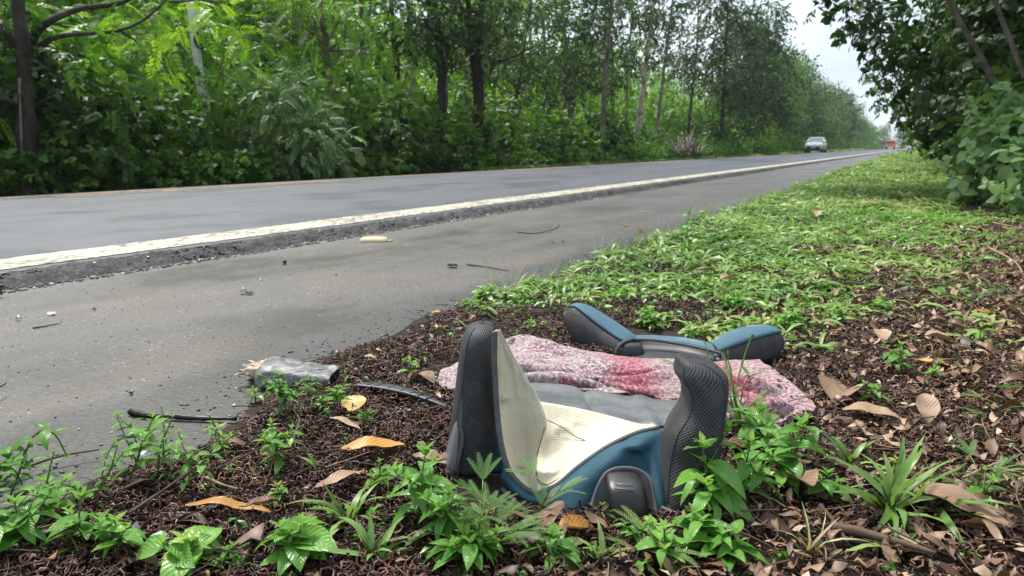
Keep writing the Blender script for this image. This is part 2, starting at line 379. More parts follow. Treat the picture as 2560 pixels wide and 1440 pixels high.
def groundz(x, y):
    """height of the verge and of the land beyond it"""
    x = np.asarray(x, float); y = np.asarray(y, float)
    near = .022 * (fbm(x * 2.2 + 9, y * 2.2, 3) - .5) + .012 * (fbm(x * 13, y * 13, 7, 3) - .5)
    e = -1.56 + .20 * (1 - sm(y, .9, 1.8)) - .012 * np.clip(y - 3, 0, 30) + .16 * (fbm(y * 2.1, y * 0 + 4, 11, 4) - .5)
    z = near + .022 * sm(x - e, 0., .22) - .035 * (1 - sm(x - e, -.09, .03))
    z = z - .018 * np.exp(-(((x + .62) / .20) ** 2 + ((y - 1.13) / .17) ** 2))
    return z + .35 * sm(x, 1.6, 7)
def gz(x, y): return float(groundz(np.array([x]), np.array([y]))[0])
def sheet(name, xs, ys, zf, mat, kind='structure'):
    X, Y = np.meshgrid(xs, ys); Z = zf(X, Y); nx = len(xs)
    V = np.stack([X, Y, Z], -1).reshape(-1, 3)
    i, j = np.meshgrid(np.arange(len(ys) - 1), np.arange(nx - 1), indexing='ij'); a = (i * nx + j).ravel()
    return tag(mesh(name, V, np.stack([a, a + 1, a + nx + 1, a + nx], 1), mat), kind=kind)
big = [-2500, -600, -200, -90, -50, -30, -20, -16, -13, -12.2, -11.3, -11, -3.9, -3.2, -1.9]
sheet('ground', np.array(big + [-1.7, 1.4, 1.8, 3, 5, 7, 10, 20, 50, 200, 600, 2500]), np.array([-400, -20, 0, 6, 12, 20, 40, 80, 160, 300, 600, 2500]),
      lambda X, Y: np.where(X < -1.8, np.where(X < -11.2, -.13 + .5 * sm(-X, 14, 40), -.12), np.where(X < 1.45, -.09, .35 * sm(X, 1.6, 7) - .03)), M['forest_floor'])
ys = np.concatenate([np.arange(.1, 6, .022), np.arange(6, 20, .1), np.arange(20, 320, 2.)])
sheet('verge', np.concatenate([np.arange(-2.25, 1.5, .03), np.arange(1.5, 3., .3)]), ys, groundz, M['soil'])
sheet('road_shoulder', np.array([-3.75, -3.3, -2.8, -2.3, -1.9, -1.6, -1.3, -1.1]), np.concatenate([np.arange(-4, 30, .5), np.arange(30, 620, 10.)]),
      lambda X, Y: 0 * X + .004 * (fbm(X, Y * .5, 5) - .5), M['shoulder'])
rx = np.array([-3.64, -4.5, -5.5, -6.5, -7.1, -7.45, -7.8, -8.2, -9.2, -10.2, -11.2, -11.5, -11.9])
rz_ = np.array([.052, .074, .098, .122, .137, .145, .142, .12, .05, -.02, -.085, -.105, -.2])
def roadz(X): return np.interp(-np.asarray(X), -rx, rz_)
sheet('road', rx, np.array([-30, -5, 0, 5, 10, 20, 40, 80, 160, 320, 640.]), lambda X, Y: roadz(X) + 0 * Y, M['road'])
# broken edge of the new layer
ey = np.concatenate([np.arange(-1.5, 12, .018), np.arange(12, 40, .08), np.arange(40, 640, 2.)])
eu = np.linspace(0, 1, 15)
U_, Y_ = np.meshgrid(eu, ey)
wob = .10 * (fbm(Y_[:, :1] * 1.1, Y_[:, :1] * 0, 21, 4) - .5) + .05 * (fbm(Y_[:, :1] * 9, Y_[:, :1] * 0, 22, 3) - .5)
X_ = -3.68 + U_ * (.20 + wob)
Z_ = .050 * (1 - sm(U_, .35, 1.)) - .012 * sm(U_, .8, 1) + .060 * (fbm(X_ * 20, Y_ * 16, 23, 4) - .5) * np.minimum(U_ * 4, 1) * sm(1.15 - U_, 0, .3)
nx = len(eu); i, j = np.meshgrid(np.arange(len(ey) - 1), np.arange(nx - 1), indexing='ij'); a = (i * nx + j).ravel()
tag(mesh('road_edge', np.stack([X_, Y_, Z_], -1).reshape(-1, 3), np.stack([a, a + 1, a + nx + 1, a + nx], 1), M['crumb']), kind='structure')
def stripe(name, x0, x1, y0, y1, mat, seed, wob_=.02):
    ys = np.concatenate([np.arange(y0, min(y1, 14), .03), np.arange(max(y0, 14), y1 + .01, .5)]) if y1 > 14 else np.arange(y0, y1, .06)
    a_ = x0 + wob_ * (fbm(ys * 6, ys * 0, seed) - .5) * 2 + .02 * (fbm(ys * .5, ys * 0, seed + 3) - .5); b_ = x1 + wob_ * (fbm(ys * 6, ys * 0 + 5, seed + 1) - .5) * 2
    V = []; 
    for t in np.linspace(0, 1, 5):
        x = a_ * (1 - t) + b_ * t; V.append(np.stack([x, ys, roadz(np.minimum(x, -3.64)) + .004], 1))
    V = np.concatenate(V); n = len(ys)
    Fc = np.array([[k * n + i, k * n + i + 1, (k + 1) * n + i + 1, (k + 1) * n + i] for k in range(4) for i in range(n - 1)])
    return V, Fc
V, Fc = stripe('s', -4.03, -3.72, -2, 600, None, 31); tag(mesh('white_edge_line', V, Fc, M['white_paint']), kind='structure')
P = []
for y0, y1 in ((-4, 600),): P.append(stripe('s', -7.62, -7.50, y0, y1, None, 35, .012))
tag(mesh('yellow_centre_line', *join(P), M['yellow_paint']), kind='structure')
P = []
y = 4.2
for k in range(60): P.append(stripe('s', -7.38, -7.27, y, y + 4.2, None, 37, .012)); y += 9.
tag(mesh('yellow_dashes', *join(P), M['yellow_paint']), kind='structure')
# polished wheel track: a paler band of the same asphalt, 3 mm above
# ------------------------------------------------------------------ loose grit on the shoulder and along both broken edges
def stones(n, xs, ys, zs, size, seed):
    g = rng(seed)
    O = np.array([(1, 0, 0), (-1, 0, 0), (0, 1, 0), (0, -1, 0), (0, 0, .6), (0, 0, -.6), ]); Fo = np.array([[0, 2, 4], [2, 1, 4], [1, 3, 4], [3, 0, 4], [2, 0, 5], [1, 2, 5], [3, 1, 5], [0, 3, 5]])
    V = np.repeat(O[None], n, 0) * g.uniform(.5, 1.3, (n, 6, 3)); a = g.uniform(0, 6.3, n); c, s = np.cos(a), np.sin(a)
    V = np.stack([V[..., 0] * c[:, None] - V[..., 1] * s[:, None], V[..., 0] * s[:, None] + V[..., 1] * c[:, None], V[..., 2]], -1) * size[:, None, None]
    V += np.stack([xs, ys, zs], -1)[:, None]
    Fc = (Fo[None] + (np.arange(n) * 6)[:, None, None]).reshape(-1, 3)
    return V.reshape(-1, 3), Fc, np.repeat(g.uniform(0, 1, n), 8)
M['grit'] = leaf_mat('grit', [(0, (.03, .03, .03)), (.6, (.12, .115, .11)), (.85, (.3, .29, .27)), (1, (.62, .60, .56))], .6, 0., .4)
g = rng(5)
n = 1100; yy = .2 + 11 * g.random(n) ** 1.6; xx = -1.60 + .20 * (1 - sm(yy, .9, 1.8)) - .012 * np.clip(yy - 3, 0, 30) + g.normal(0, .06, n) - .02; s1 = g.uniform(.0015, .0065, n)
A = stones(n, xx, yy, 0 * xx + s1 * .3, s1, 1)
n = 9000; yy = -.5 + 22 * g.random(n) ** 1.3; xx = -3.67 + .26 * g.random(n) ** .8; s1 = g.uniform(.004, .013, n)
B = stones(n, xx, yy, .046 * (1 - sm(xx, -3.61, -3.49)) + s1 * .2, s1, 2)
n = 1500; yy = .8 + 9 * g.random(n) ** 1.3; xx = g.uniform(-3.3, -1.7, n); s1 = g.uniform(.0015, .0045, n)
Cc = stones(n, xx, yy, s1 * .3, s1, 3)
V, Fc, T = merge([A, B, Cc]); T = np.where(T < .95, T * .62, T); 
tag(mesh('gravel', V, Fc, M['grit'], tint=T, smooth=False), 'loose pale and dark grit scattered over the shoulder', 'grit', kind='stuff')
# ------------------------------------------------------------------ trees and shrubs
TP = [T_pin(7, .30, .11, .5, 1), T_pin(6, .34, .13, .8, 2)]
TH = [T_phy(8, .5, .15, 3), T_phy(7, .45, .13, 4)]
TB = [T_broad(6, .5, .34, 5), T_broad(5, .55, .40, 6)]
TC = [T_clump(9, .42, 7), T_clump(10, .38, 8)]
def crown_arrays(centres, radii, per, Ts, size, g, tint=(.45, .16), droop=.35, flat=.75):
    out = []
    for T in Ts:
        Pn = []; Dn = []; Tn = []
        for c, r in zip(centres, radii):
            n = max(3, int(per * r * r / len(Ts))); d = norm(g.normal(0, 1, (n, 3)))
            rr = r * g.uniform(.35, 1, n) ** .6
            p = d * rr[:, None] * np.array([1, 1, flat]); Pn.append(np.asarray(c) + p)
            Dn.append(d + g.normal(0, .35, (n, 3)) - np.array([0, 0, droop])); Tn.append(np.full(n, g.normal(tint[0], tint[1] * 1.35)) + g.normal(0, .09, n))
        Pn = np.concatenate(Pn); Dn = np.concatenate(Dn); Tn = np.clip(np.concatenate(Tn), 0, 1)
        out.append(scatter(T, Pn, frames(Dn, g), size * g.uniform(.65, 1.3, len(Pn)), Tn, g))
    return merge(out)
def limbs(mb, start, ends, r0, g, k=6):
    for e in ends:
        s = np.asarray(start(e)) if callable(start) else np.asarray(start); e = np.asarray(e)
        m = (s + e) / 2 + g.normal(0, .12, 3) * np.linalg.norm(e - s) + np.array([0, 0, .08 * np.linalg.norm(e - s)])
        V, Fc, U = tube(crom([s, m, e], 6), np.linspace(r0, r0 * .25, 6), k); mb.add(V, Fc, .5, U)
def tree(label, trunk_pts, r, crown=None, mat='bark_dark', leaf='leaf', Ts=None, size=.5, per=22, group=None, seed=0, ncl=16, cr=1.3, spread=2.4, zr=(.45, 1.), tint=(.45, .18),
         name='forest_tree', cat='tree', extra=None, limb_r=.3, bent=()):
    """trunk_pts: world points from the ground up. crown clumps follow the upper trunk."""
    g = rng(seed + 100); P = np.array(trunk_pts, float); base = P[0].copy()
    H = P[-1][2] - base[2]; n = 22; path = crom(P, n)
    path[1:-1, :2] += g.normal(0, .010 * H / 3, (n - 2, 2)) * .4
    mb = MB(); rad = r * np.linspace(1, .28, n); rad[0] *= 1.35; rad[1] *= 1.08
    V, Fc, U = tube(path, rad, 12, True, .07, seed); mb.add(V, Fc, .5, U)
    cs = []; rs = []
    for i in range(ncl):
        f = g.uniform(*zr); k_ = int(f * (n - 1)); w_ = spread * (1.05 - .55 * f) * g.uniform(.3, 1) ** .6; a = g.uniform(0, 6.283)
        cs.append(path[k_] + np.array([math.cos(a) * w_, math.sin(a) * w_, g.uniform(-.2, .6)])); rs.append(cr * g.uniform(.6, 1.15))
    limbs(mb, lambda e: path[min(n - 1, max(2, int(np.argmin(abs(path[:, 2] - (e[2] - .35 * np.linalg.norm((e - path[n // 2])[:2]))))))) ], cs, r * limb_r, g)
    if extra:
        for c, rr in extra: cs.append(np.asarray(c)); rs.append(rr)
    for b_, br in bent:
        V, Fc, U = tube(crom(b_, 16), np.linspace(br, br * .35, 16), 8, True, .06, seed + 3); mb.add(V, Fc, .5, U)
    t = thing(name, label, cat, base, 0, group)
    mb.build('trunk', M[mat], t, base)
    V, Fc, T = crown_arrays(cs, rs, per, Ts or TH, size, g, tint)
    mesh('crown', V - base, Fc, M[leaf], t, tint=T)
    return t
def ptrunk(X, pts, top, zb=-.12):
    """trunk through photo points standing on plane X, prolonged to height top"""
    P = [PX(px, py, X) for px, py in pts]; b = P[0].copy()
    d = P[0] - P[min(1, len(P) - 1)] if len(P) > 1 else np.zeros(3)
    if len(P) > 1: b = P[0] + d / max(abs(d[2]), 1e-3) * (P[0][2] - zb) * (1 if d[2] < 0 else -1)
    b[2] = zb
    e = P[-1] + (P[-1] - P[-2]) / max(.3, (P[-1] - P[-2])[2]) * max(.1, (top - P[-1][2])) if len(P) > 1 else P[-1]
    e[0] = P[-1][0] - .3; e[2] = top
    return [b] + P + [e]
def stand(X, px, top, lean=(0, 0), zb=-.12):
    """straight tree whose foot shows at photo column px on plane X"""
    r = ray(px, 400); b = ORG + r * (X / r[0]); b[2] = zb
    return [b, b + np.array([lean[0] * .4, lean[1] * .4, top * .5]), b + np.array([lean[0], lean[1], top])]
FG = 'roadside trees across the road'
# the thick trunk at the far left with two bare arching branches
t1 = ptrunk(-12.5, [(68, 430), (62, 250), (52, 60)], 8)
j = PX(85, 110, -13.1)
tree('thick dark trunk at the left edge wrapped in leaves, with two bare arching branches', t1, .215, leaf='leaf_light', Ts=TP, size=.5, per=16, group=FG, seed=1, ncl=9, cr=1.2, spread=3,
     zr=(.62, 1), tint=(.6, .2),
     extra=[(PX(330, 60, -12.6), .35), (PX(400, 100, -12.6), .40), (PX(470, 70, -12.8), .40), (PX(270, 55, -12.7), .3), (PX(360, 170, -12.6), .28), (PX(440, 30, -12.6), .35), (PX(150, 130, -12.9), .4), (PX(560, 40, -12.6), .4), (PX(620, 90, -12.9), .4)],
     bent=[([PX(72, 115, -13.1), PX(110, 62, -12.9), PX(200, 22, -12.8), PX(300, 8, -12.7), PX(370, -30, -12.6)], .075), ([PX(80, 130, -13.1), PX(130, 96, -12.8), PX(200, 85, -12.7), PX(300, 76, -12.6), PX(370, 42, -12.5), PX(425, -12, -12.4)], .05),
           ([PX(300, 76, -12.6), PX(345, 110, -12.6), PX(360, 165, -12.6)], .02), ([PX(425, 5, -12.5), PX(520, 2, -12.6), PX(640, 20, -12.9)], .022)])
g = rng(77)
# climbing leaves on the thick trunk, growing from it
tw = thing('climbing_vine', 'leafy climbing vine clothing the thick dark trunk at the far left', 'vine', t1[0])
cs = [PX(x_, y_, -12.8) for x_, y_ in ((110, 130), (150, 190), (30, 150), (100, 220), (150, 260), (60, 180), (20, 230))]
V, Fc, T = crown_arrays(cs, [.42] * 7, 170, TB, .22, g, (.3, .12)); mesh('foliage', V - t1[0], Fc, M['leaf_dark'], tw, tint=T)
mb = MB(); V, Fc, U = tube(crom(t1, 20)[:13] + np.array([.12, -.14, 0]), .018, 6); mb.add(V, Fc, .5, U); mb.build('stem', M['bark_grey'], tw, t1[0])
spec = [  # label, X, photo points up the trunk, radius, bark, seed, crown opts
 ('reddish thin trunk rising behind the shrubs, right of the pole', -15, [(820, 190), (812, 90), (800, 0)], .09, 'bark_red', 2, dict(leaf='leaf', Ts=TP, tint=(.6, .2))),
 ('dark vine-hung trunk left of the twin-stemmed tree', -15.5, [(995, 210), (985, 100), (975, 0)], .11, 'bark_dark', 3, dict(leaf='leaf', Ts=TH)),
 ('tall dark stem with a knotty bark and a pale companion, left of the forked tree', -14, [(1105, 310), (1100, 150), (1085, 0)], .15, 'bark_dark', 4, dict(leaf='leaf_dark')),
 ('slim grey stem leaning against the knotty dark stem', -14.1, [(1112, 290), (1118, 150), (1132, 0)], .07, 'bark_grey', 5, dict(leaf='leaf_grey', ncl=8)),
 ('stout dark forked tree with two stems in the middle of the treeline', -13.3, [(1196, 400), (1196, 220), (1200, 100), (1205, 0)], .19, 'bark_dark', 6, dict(leaf='leaf_dark', fork=1)),
 ('slender dark trunk leaning right above the undergrowth, right of the forked tree', -14, [(1275, 355), (1292, 230), (1312, 110)], .075, 'bark_dark', 7, dict(leaf='leaf_dark')),
 ('pale thin trunk standing behind the leaning dark ones', -17, [(1368, 250), (1362, 150), (1356, 40)], .10, 'bark_pale', 8, dict(leaf='leaf')),
 ('reddish pale trunk beside the second leaning dark trunk', -17, [(1426, 260), (1418, 170), (1410, 60)], .13, 'bark_pale', 9, dict(leaf='leaf')),
 ('second leaning dark trunk, tilted to the right over bright shrubs', -15, [(1400, 300), (1425, 220), (1455, 130)], .09, 'bark_dark', 10, dict(leaf='leaf_dark')),
 ('white straight thin trunk far behind the bright shrubs', -22, [(1462, 260), (1464, 190), (1468, 120)], .09, 'bark_pale', 11, dict(leaf='leaf_light')),
 ('brown trunk half hidden by branches left of the white-barked tree', -18, [(1532, 330), (1532, 200), (1528, 100)], .14, 'bark_red', 12, dict(leaf='leaf')),
 ('white-barked slender tree above the brush pile', -14.2, [(1594, 360), (1602, 270), (1618, 130), (1634, 0)], .14, 'bark_pale', 13, dict(leaf='leaf_dark')),
 ('slender grey tree with a straight stem right of the white-barked tree', -15, [(1642, 330), (1658, 190), (1682, 0)], .12, 'bark_grey', 14, dict(leaf='leaf_dark')),
 ('thin dark tree with a bushy crown standing over the brush pile', -15, [(1722, 320), (1732, 220), (1742, 120)], .10, 'bark_dark', 15, dict(leaf='leaf_dark')),
]
for lb, X, pts, r, bk, sd_, kw in spec:
    kw = dict(kw); fk = kw.pop('fork', 0); P = ptrunk(X, pts, 12.5 if X > -16 else 14)
    be = []
    if fk: be = [([PX(1194, 225, -13.3), PX(1180, 130, -13.3), PX(1170, 0, -13.3), PX(1168, -200, -13.4)], .13),
                 ([PX(1206, 140, -13.3), PX(1260, 110, -13.2), PX(1330, 70, -13.0), PX(1400, 30, -12.8)], .03), ([PX(1200, 160, -13.3), PX(1290, 150, -13), PX(1380, 90, -12.8)], .025),
                 ([PX(1190, 190, -13.3), PX(1120, 160, -13), PX(1060, 130, -12.8)], .02)]
    kw.setdefault('ncl', 14); kw.setdefault('tint', (.45, .2))
    tree(lb, P, r * (1.6 if bk == 'bark_pale' else 1.3), mat=bk, group=FG, seed=sd_, size=.55, per=15 if kw.get('leaf') == 'leaf_dark' else 12, cr=1.35, spread=2.7, zr=(.52, 1), bent=be, **kw)
for i, (px_, X, top, bk, lean_) in enumerate([(905, -18, 11, 'bark_grey', .4), (1045, -17, 12, 'bark_pale', -.5), (1165, -19, 12, 'bark_grey', .3), (1245, -20, 12, 'bark_pale', .6), (1330, -19, 12, 'bark_pale', -.3), (1500, -21, 12, 'bark_pale', .2), (1560, -19, 12, 'bark_grey', .5), (1700, -20, 12, 'bark_pale', .4), (1765, -18, 12, 'bark_grey', .8)]):
    tree(f"slim {'pale' if bk == 'bark_pale' else 'grey'} trunk deep in the woods, {['first', 'second', 'third', 'fourth', 'fifth', 'sixth', 'seventh', 'eighth', 'ninth'][i]} such from the left", stand(X, px_, top, (0, lean_ * 2)), .13, mat=bk, leaf='leaf_light', group='slim trunks deeper in the woods', seed=130 + i, ncl=7, spread=2.2, cr=1.1, zr=(.6, 1), size=.55, per=12)
# hanging dark sprays seen against the sky belong to the middle trees' crowns
tree('dark crowned tree whose drooping boughs hang before the pale sky at the top', stand(-12.8, 1500, 13, (.3, 1.5)), .13, mat='bark_grey', leaf='leaf_dark', seed=30, group=FG, ncl=16, spread=3, zr=(.40, .9), size=.6, per=20)
tree('dense dark tree right of the brush pile, before the far row', stand(-13.6, 1800, 13), .18, leaf='leaf_dark', seed=31, group=FG, ncl=30, cr=1.6, spread=2.6, zr=(.08, 1), size=.8, per=14, tint=(.5, .2))
tree('grey-green dense tree, nearest of the far row behind the car', stand(-14.2, 1872, 13.5), .18, leaf='leaf_dark', seed=32, group=FG, ncl=30, cr=1.7, spread=2.8, zr=(.1, 1), size=.85, per=13, tint=(.7, .2))
tree('tree with rust-red dying leaves behind the dense dark tree', stand(-19, 1850, 9.5), .14, leaf='leaf_grey', seed=33, group=FG, ncl=10, cr=1., spread=1.8, zr=(.5, 1), size=.7, per=9)
# far row: two archetypes, copied along the road
def archetype(seed, H, leaf, ncl, spread, cr, size, per, Ts, tint, mat='bark_grey', zr=(.12, 1)):
    per = int(per * 1.5)
    return tree('x', [(0, 0, 0), (.1, .1, H * .5), (.0, .2, H)], .017 * H, mat=mat, leaf=leaf, seed=seed, ncl=ncl, cr=cr, spread=spread, size=size, per=per, Ts=Ts, tint=tint, zr=zr, name='roadside_tree')
arch = [archetype(50, 12, 'leaf', 34, 3.4, 1.7, 1.1, 9, TC, (.4, .2)), archetype(51, 11, 'leaf_grey', 32, 3.2, 1.6, 1.0, 9, TC, (.5, .2)), archetype(52, 10, 'leaf_light', 28, 3, 1.5, 1., 9, TC, (.35, .2)),
        archetype(53, 13, 'leaf_dark', 34, 3.2, 1.8, 1.15, 10, TC + TH, (.6, .2))]
used = set()
def copy_arch(k, loc, rz, s, label, group):
    if k not in used:
        used.add(k); o = arch[k]; o.location = [float(v) for v in loc]; o.rotation_euler = (0, 0, rz); o.scale = (s, s, s); tag(o, label, None, group); return o
    return dup(arch[k], loc, rz, s, label, group)
words = ['first', 'second', 'third', 'fourth', 'fifth', 'sixth', 'seventh', 'eighth', 'ninth', 'tenth', 'eleventh', 'twelfth', 'thirteenth', 'fourteenth', 'fifteenth', 'sixteenth', 'seventeenth', 'eighteenth']
g = rng(60)
look = {0: 'mid-green', 1: 'grey-green', 2: 'pale green', 3: 'dark green'}
ordl = [3, 1, 0, 3, 1, 0, 1, 3, 0, 1, 2, 2]
for i, k in enumerate(ordl):
    y_ = [76, 88, 100, 113, 126, 142, 160, 180, 205, 235, 270, 310][i]
    copy_arch(k, (-14.8 - g.uniform(0, 2.), y_, -.1), g.uniform(0, 6), [1.02, 1.08, 1.15, 1.02, 1.12, 1.06, 1.1, 1.0, 1.05, 1.0, .95, .9][i] * .93,
              f'{look[k]} tree in the far row beyond the car, {words[i]} along it', 'far row of trees left of the road')
for i in range(9):      # woods behind the road's far side
    k = [2, 1, 0, 2, 1, 2, 0, 2, 1][i]; px = [60, 230, 430, 640, 860, 1010, 1250, 1420, 1650][i]; X = -22 - 5 * (i % 3)
    b = stand(X, px, 5)[0]; b[2] = .1
    copy_arch(k, b, g.uniform(0, 6), g.uniform(.85, 1.0) if px > 900 else .9, f'{look[k]} tree deep in the woods across the road, {words[i]} from the left', 'trees deeper in the woods')
for i in range(7):      # closing the view at the end of the road
    k = [0, 2, 1, 0, 1, 2, 0][i]
    copy_arch(k, (-27 + 7. * i, 330 + g.uniform(-15, 25), 0), g.uniform(0, 6), [1.0, .95, .8, .85, .85, .95, 1.0][i], f'small hazy {look[k]} tree closing the end of the road, {words[i]} from the left', 'trees at the end of the road')
# right side of the road
RG = 'trees on the right beside the verge'
def rt(label, X, Y, H, lean, seed, **kw):
    P = [(X, Y, .1), (X + lean[0] * .5, Y + lean[1] * .5, H * .5), (X + lean[0], Y + lean[1], H)]
    d = dict(leaf='leaf_dark', group=RG, seed=seed, ncl=34, cr=1.35, spread=3.6, zr=(.30, 1), size=.38, per=60, Ts=TB + TH, tint=(.5, .2), name='verge_tree'); d.update(kw)
    return tree(label, P, d.pop('r', .14), **d)
rt('overhanging dark tree whose boughs reach over the verge at the top right', 3.9, 19, 8.5, (-2.2, 0), 70, ncl=34, extra=[(PY(2135, 50, 20), .5), (PY(2170, 20, 20), .9), (PY(2200, 110, 21), .6), (PY(2250, 140, 21), .8), (PY(2240, 60, 21), 1.), (PY(2300, 190, 21), .8), (PY(2310, 100, 20), 1.1), (PY(2370, 200, 20), 1.), (PY(2100, 5, 19), .45), (PY(2230, 190, 23), .5), (PY(2420, 120, 18), 1.2), (PY(2500, 60, 16), 1.2), (PY(2360, 60, 18), 1.2)])
rt('dark tree with a trunk leaning left, nearest on the right', 1.7, 13, 8, (-4.5, 0), 71, mat='bark_grey', r=.05, ncl=18, zr=(.55, 1))
rt('second leaning trunk, at the right edge of the photo', 1.74, 12., 8, (-3.4, 0), 72, mat='bark_grey', r=.042, ncl=16, zr=(.55, 1))
rt('dark upright tree mantled with creepers behind the leaning trunks', 3.0, 24, 9, (-.6, 0), 73, mat='bark_dark', zr=(.1, 1), spread=2.6, extra=[(PY(2250, 240, 32), .8), (PY(2280, 270, 34), .8), (PY(2340, 230, 28), 1.2)])
rt('bushy dark tree low over the verge beyond the creeper tree', 3.4, 33, 9, (-1.3, 0), 74, zr=(.1, 1), spread=2.6, size=.5, per=34, extra=[(PY(2235, 235, 34), .7), (PY(2275, 290, 38), .9)])
rt('tall green tree on the right, halfway to the road end', 3.6, 44, 9.5, (-1.2, 0), 75, zr=(.1, 1), spread=2.8, leaf='leaf', size=.65, per=24)
for i, y_ in enumerate([58, 74, 92, 115, 145, 185, 235, 300]):
    copy_arch([3, 1, 0, 1, 2, 1, 0, 1][i], (5.2 + (i % 2) * .8, y_, 0), g.uniform(0, 6), .78 + .03 * (i % 3), f'{look[[3, 1, 0, 1, 2, 1, 0, 1][i]]} tree on the right, {words[i]} beyond the tall green one', 'far trees right of the road')
for k in range(4):
    if k not in used: bpy.data.objects.remove(arch[k])
# ------------------------------------------------------------------ shrubs
def shrub(label, base, h, rad, Ts, leaf, size, per, ncl, tint, seed, group, name='shrub', cat='shrub', droop=.35):
    g = rng(seed + 500); base = np.asarray(base, float); cs = []; rs = []
    for i in range(ncl):
        a = g.uniform(0, 6.283); q = g.uniform(.15, 1) ** .5; zf = g.uniform(.12, .92)
        w_ = rad * q * math.sin(math.pi * min(1, zf * .75 + .2))
        cs.append(base + np.array([math.cos(a) * w_, math.sin(a) * w_, zf * h])); rs.append(max(.2, rad * g.uniform(.28, .5)))
    t = thing(name, label, cat, base, 0, group); mb = MB()
    for c in cs:
        m = (base + c) / 2 + g.normal(0, .05, 3) * h; V, Fc, U = tube(crom([base + g.normal(0, .05, 3) * (1, 1, 0), m, c], 6), np.linspace(.018, .005, 6) * (.5 + h / 4), 5); mb.add(V, Fc, .5, U)
    mb.build('stem', M['bark_grey'], t, base)
    V, Fc, T = crown_arrays(cs, rs, per, Ts, size, g, tint, droop, .9); mesh('foliage', V - base, Fc, M[leaf], t, tint=T)
    return t
SG = 'shrubs along the far edge of the road'
def foot(px, X, z=-.12):
    r = ray(px, 430); b = ORG + r * (X / r[0]); b[2] = z; return b
shl = [ # label, px, X, h, rad, T, leaf, size, per, ncl, tint
 ('dark broad-leaved shrub at the left edge behind the thick trunk', -20, -14.2, 3.2, 1.3, TB, 'leaf_dark', .32, 70, 16, (.45, .15)),
 ('bright feathery shrub between the thick trunk and the pole, upper growth', 190, -15.0, 3.6, 1.4, TP, 'leaf_light', .5, 55, 18, (.35, .15)),
 ('low dark leafy shrub right beside the thick trunk', 150, -13.0, 1.6, .9, TB, 'leaf', .26, 95, 14, (.35, .15)),
 ('glossy dark shrub with large pinnate leaves left of the pole', 280, -13.1, 2.2, 1.1, TP, 'leaf', .42, 75, 18, (.3, .14)),
 ('dark low shrub at the foot of the pole', 400, -13.2, 1.6, 1., TB, 'leaf', .24, 100, 16, (.35, .14)),
 ('light green feathery shrub spreading around the pole', 560, -15.2, 3.8, 1.5, TP, 'leaf_light', .45, 60, 20, (.3, .14)),
 ('big arching grey-green bush right of the pole with drooping feathery shoots', 690, -13.0, 2.5, 1.5, TP, 'leaf_grey', .34, 110, 26, (.45, .16)),
 ('fresh green drooping shrub above the arching bush', 900, -15.0, 3.6, 1.5, TP, 'leaf', .45, 60, 20, (.65, .16)),
 ('pale-tipped feathery shrub left of the dark stems', 985, -13.6, 2.4, 1.3, TP, 'leaf', .42, 80, 18, (.6, .18)),
 ('dark low bush below the pale-tipped shrub', 930, -12.8, 1.5, 1.1, TB, 'leaf_dark', .25, 95, 16, (.6, .2)),
 ('low dark bush at the foot of the forked tree', 1130, -13.0, 1.5, 1.1, TB, 'leaf', .26, 90, 18, (.4, .2)),
 ('dark creeper-like bush right around the forked trunk', 1215, -12.8, 1.3, 1., TB, 'leaf_dark', .24, 95, 16, (.5, .2)),
 ('bright yellow-green shrub right of the forked tree', 1270, -15.5, 3.0, 1.5, TP, 'leaf_light', .55, 50, 18, (.45, .2)),
 ('bright broad shrub below the leaning trunks', 1390, -14.0, 2.2, 1.5, TB, 'leaf_light', .36, 55, 22, (.3, .18)),
 ('low green bush at the road edge below the leaning trunks', 1350, -12.8, 1.1, 1.2, TB, 'leaf', .26, 80, 18, (.45, .2)),
 ('mid-green bush left of the white-barked tree', 1490, -13.8, 2.0, 1.6, TB, 'leaf', .34, 60, 22, (.5, .2)),
 ('low bright bush before the white-barked tree', 1575, -12.9, .9, 1.1, TB, 'leaf_light', .28, 60, 14, (.25, .15)),
 ('small fresh green bush left of the brush pile', 1640, -12.7, .8, .9, TB, 'leaf_light', .28, 70, 12, (.35, .15)),
 ('light green bush between the dark tree and the car', 1890, -12.9, 2.4, 2.2, TC, 'leaf_light', .6, 22, 22, (.45, .15)),
 ('pale green bush just behind the car', 1985, -13.2, 1.9, 2.0, TC, 'leaf_light', .7, 18, 16, (.35, .15)),
]
for i, (lb, px, X, h, rad, T, lf, sz, per, ncl, ti) in enumerate(shl):
    shrub(lb, foot(px, X), h, rad, T, lf, sz, per, ncl, ti, 10 + i, SG)
# broad-leaved bushes on the right
BG = 'bushes on the right beside the verge'
shrub('big light green bush with heart-shaped leaves at the right edge', (1.50, 9.6, 0), 1.35, .95, TB, 'leaf_grey', .24, 240, 26, (.85, .15), 80, BG, droop=.5)
shrub('lower broad-leaved bush in front of the big one at the right edge', (1.35, 8.0, 0), .65, .60, TB, 'leaf_grey', .20, 280, 20, (.85, .15), 81, BG, droop=.5)
shrub('dark leafy bush left behind the heart-leaved bush', (1.9, 14, 0), 1.9, 1.1, TB, 'leaf_dark', .32, 90, 22, (.6, .2), 82, BG)
shrub('mid-green bush under the leaning trunks', (1.7, 17, 0), 1.5, 1.2, TB, 'leaf_grey', .38, 60, 20, (.4, .2), 83, BG)
shrub('dark bush under the creeper-mantled tree', (1.4, 26, 0), 2.2, 1.6, TB, 'leaf_dark', .42, 45, 20, (.7, .2), 84, BG)
shrub('green bush low beside the verge further on', (1.9, 36, 0), 2.2, 1.6, TC, 'leaf', .6, 24, 20, (.4, .2), 85, BG)
